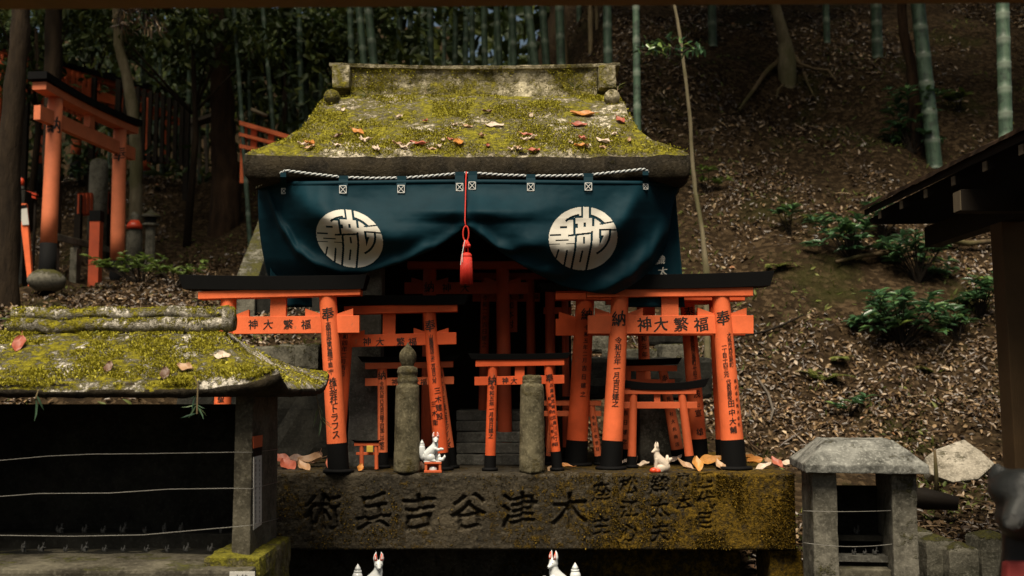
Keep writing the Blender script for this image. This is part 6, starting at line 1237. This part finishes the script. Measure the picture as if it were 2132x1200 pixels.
for i, (px, py, L_, W_, mi) in enumerate(SL):
    d = ray(px, py); t_ = (SZ + .004 - CAM.z) / d.z; b = CAM + d * t_; b.y = max(b.y, .02); b.z = SZ + .003 + .006 * (i % 3)
    side = 'heap at the left end' if px < 720 else 'middle' if px < 1250 else 'heap among the right gate feet' if px < 1540 else 'right end'
    dead_leaf('fallen_leaf', b, L_, W_, mi, (random.uniform(-.3, .3), -.55, 1), random.uniform(.25, .6), f'{KIND[mi]} dead leaf on the engraved slab, {side}', 'dead leaves on the slab', random.uniform(0, .35))
for px, py, L_, mi, lab in ((42, 722, .055, 1, 'broad pink orange leaf standing at the left end of the low roof'), (464, 745, .04, 3, 'pale leaf with a stalk on the left shrine roof'), (386, 770, .04, 0, 'tan leaf low on the left shrine roof'), (345, 782, .04, 4, 'brown curled leaf low on the left shrine roof'), (228, 770, .035, 4, 'dark brown leaf in the middle of the left shrine roof')):
    for k in range(60):
        yy = -1.02 + k * .0075; q = at(px, py, yy); f = min(1, max(0, (yy + 1.03) / .37)); s_ = f * (len(prof2) - 1); i = min(int(s_), len(prof2) - 2)
        y0_, y1_ = -.6 - prof2[i][1], -.6 - prof2[i + 1][1]
        zz_ = interp(yy, [(-.6 - b, z) for a, b, z in prof2])
        if q.z <= zz_ + .004: dead_leaf('fallen_leaf', (q.x, yy - .004, zz_ + .006), L_ * 1.3, L_ * .9, mi, (0, -.8, .8), .3, lab); break
def grass(label, pts, n, Y, L_, mat='bambooleaf', name='bamboo_sprig', spread=1.0, down=0.0, asp=.1):
    t = thing(name, label, 'plant', tuple(at(pts[0][0], pts[0][1], Y))); P, D, LL = [], [], []; mb = MB()
    P3 = [at(x, y, Y) for x, y in pts]; mb.tube(P3, [.0022] * len(P3), 5); mb.build('stalk', M['leaf_lime'] if False else M['bamboo_dead'], t)
    for k in range(n):
        c = P3[-1].lerp(P3[0], random.random() * .5); a = random.uniform(0, 6.28); P.append(tuple(c)); D.append((math.cos(a) * spread, math.sin(a) * .4 * spread, random.uniform(-.9, .3) - down)); LL.append(L_ * random.uniform(.6, 1.2))
    LL = np.array(LL); link('leaves', leaf_mesh('leaves', P, D, rdir(n, .6), LL, LL * asp, M[mat], RS.rand(n), .15, .3, tuple(ORG[t.name])), t)
grass('bamboo leaf sprig hanging over the eave of the left shrine', [(405, 783), (412, 800), (410, 862)], 9, -1.05, .05, down=.5, asp=.12); grass('single long leaf hanging from the left eave', [(80, 812), (74, 830)], 2, -1.06, .06, down=1.2, asp=.14); grass('thin grass tuft on the ridge of the left shrine', [(305, 672), (309, 655), (303, 640)], 7, -.64, .045, 'bambooleaf', 'grass_tuft'); grass('grass tuft at the left of the low ridge', [(75, 690), (78, 680)], 10, -.66, .05, 'fern', 'grass_tuft'); grass('weed growing on the middle of the low ridge', [(215, 692), (218, 682)], 9, -.66, .05, 'fern', 'grass_tuft'); grass('dry grass wisps under the right corner of the left roof', [(655, 800), (660, 830), (668, 872)], 8, -.3, .07, 'bambooleaf', 'grass_tuft', down=.8)
for px, py, lab in ((763, 205, 'little white grass tuft under the left part of the ridge'), (1195, 190, 'little grass tuft under the right part of the ridge'), (885, 193, 'tiny grass tuft under the ridge centre left'), (1285, 190, 'small weed growing beside the right ridge end')):
    grass(lab, [(px, py), (px + 2, py - 10)], 9, RY - .12, .05, 'fern', 'grass_tuft', down=-.5)
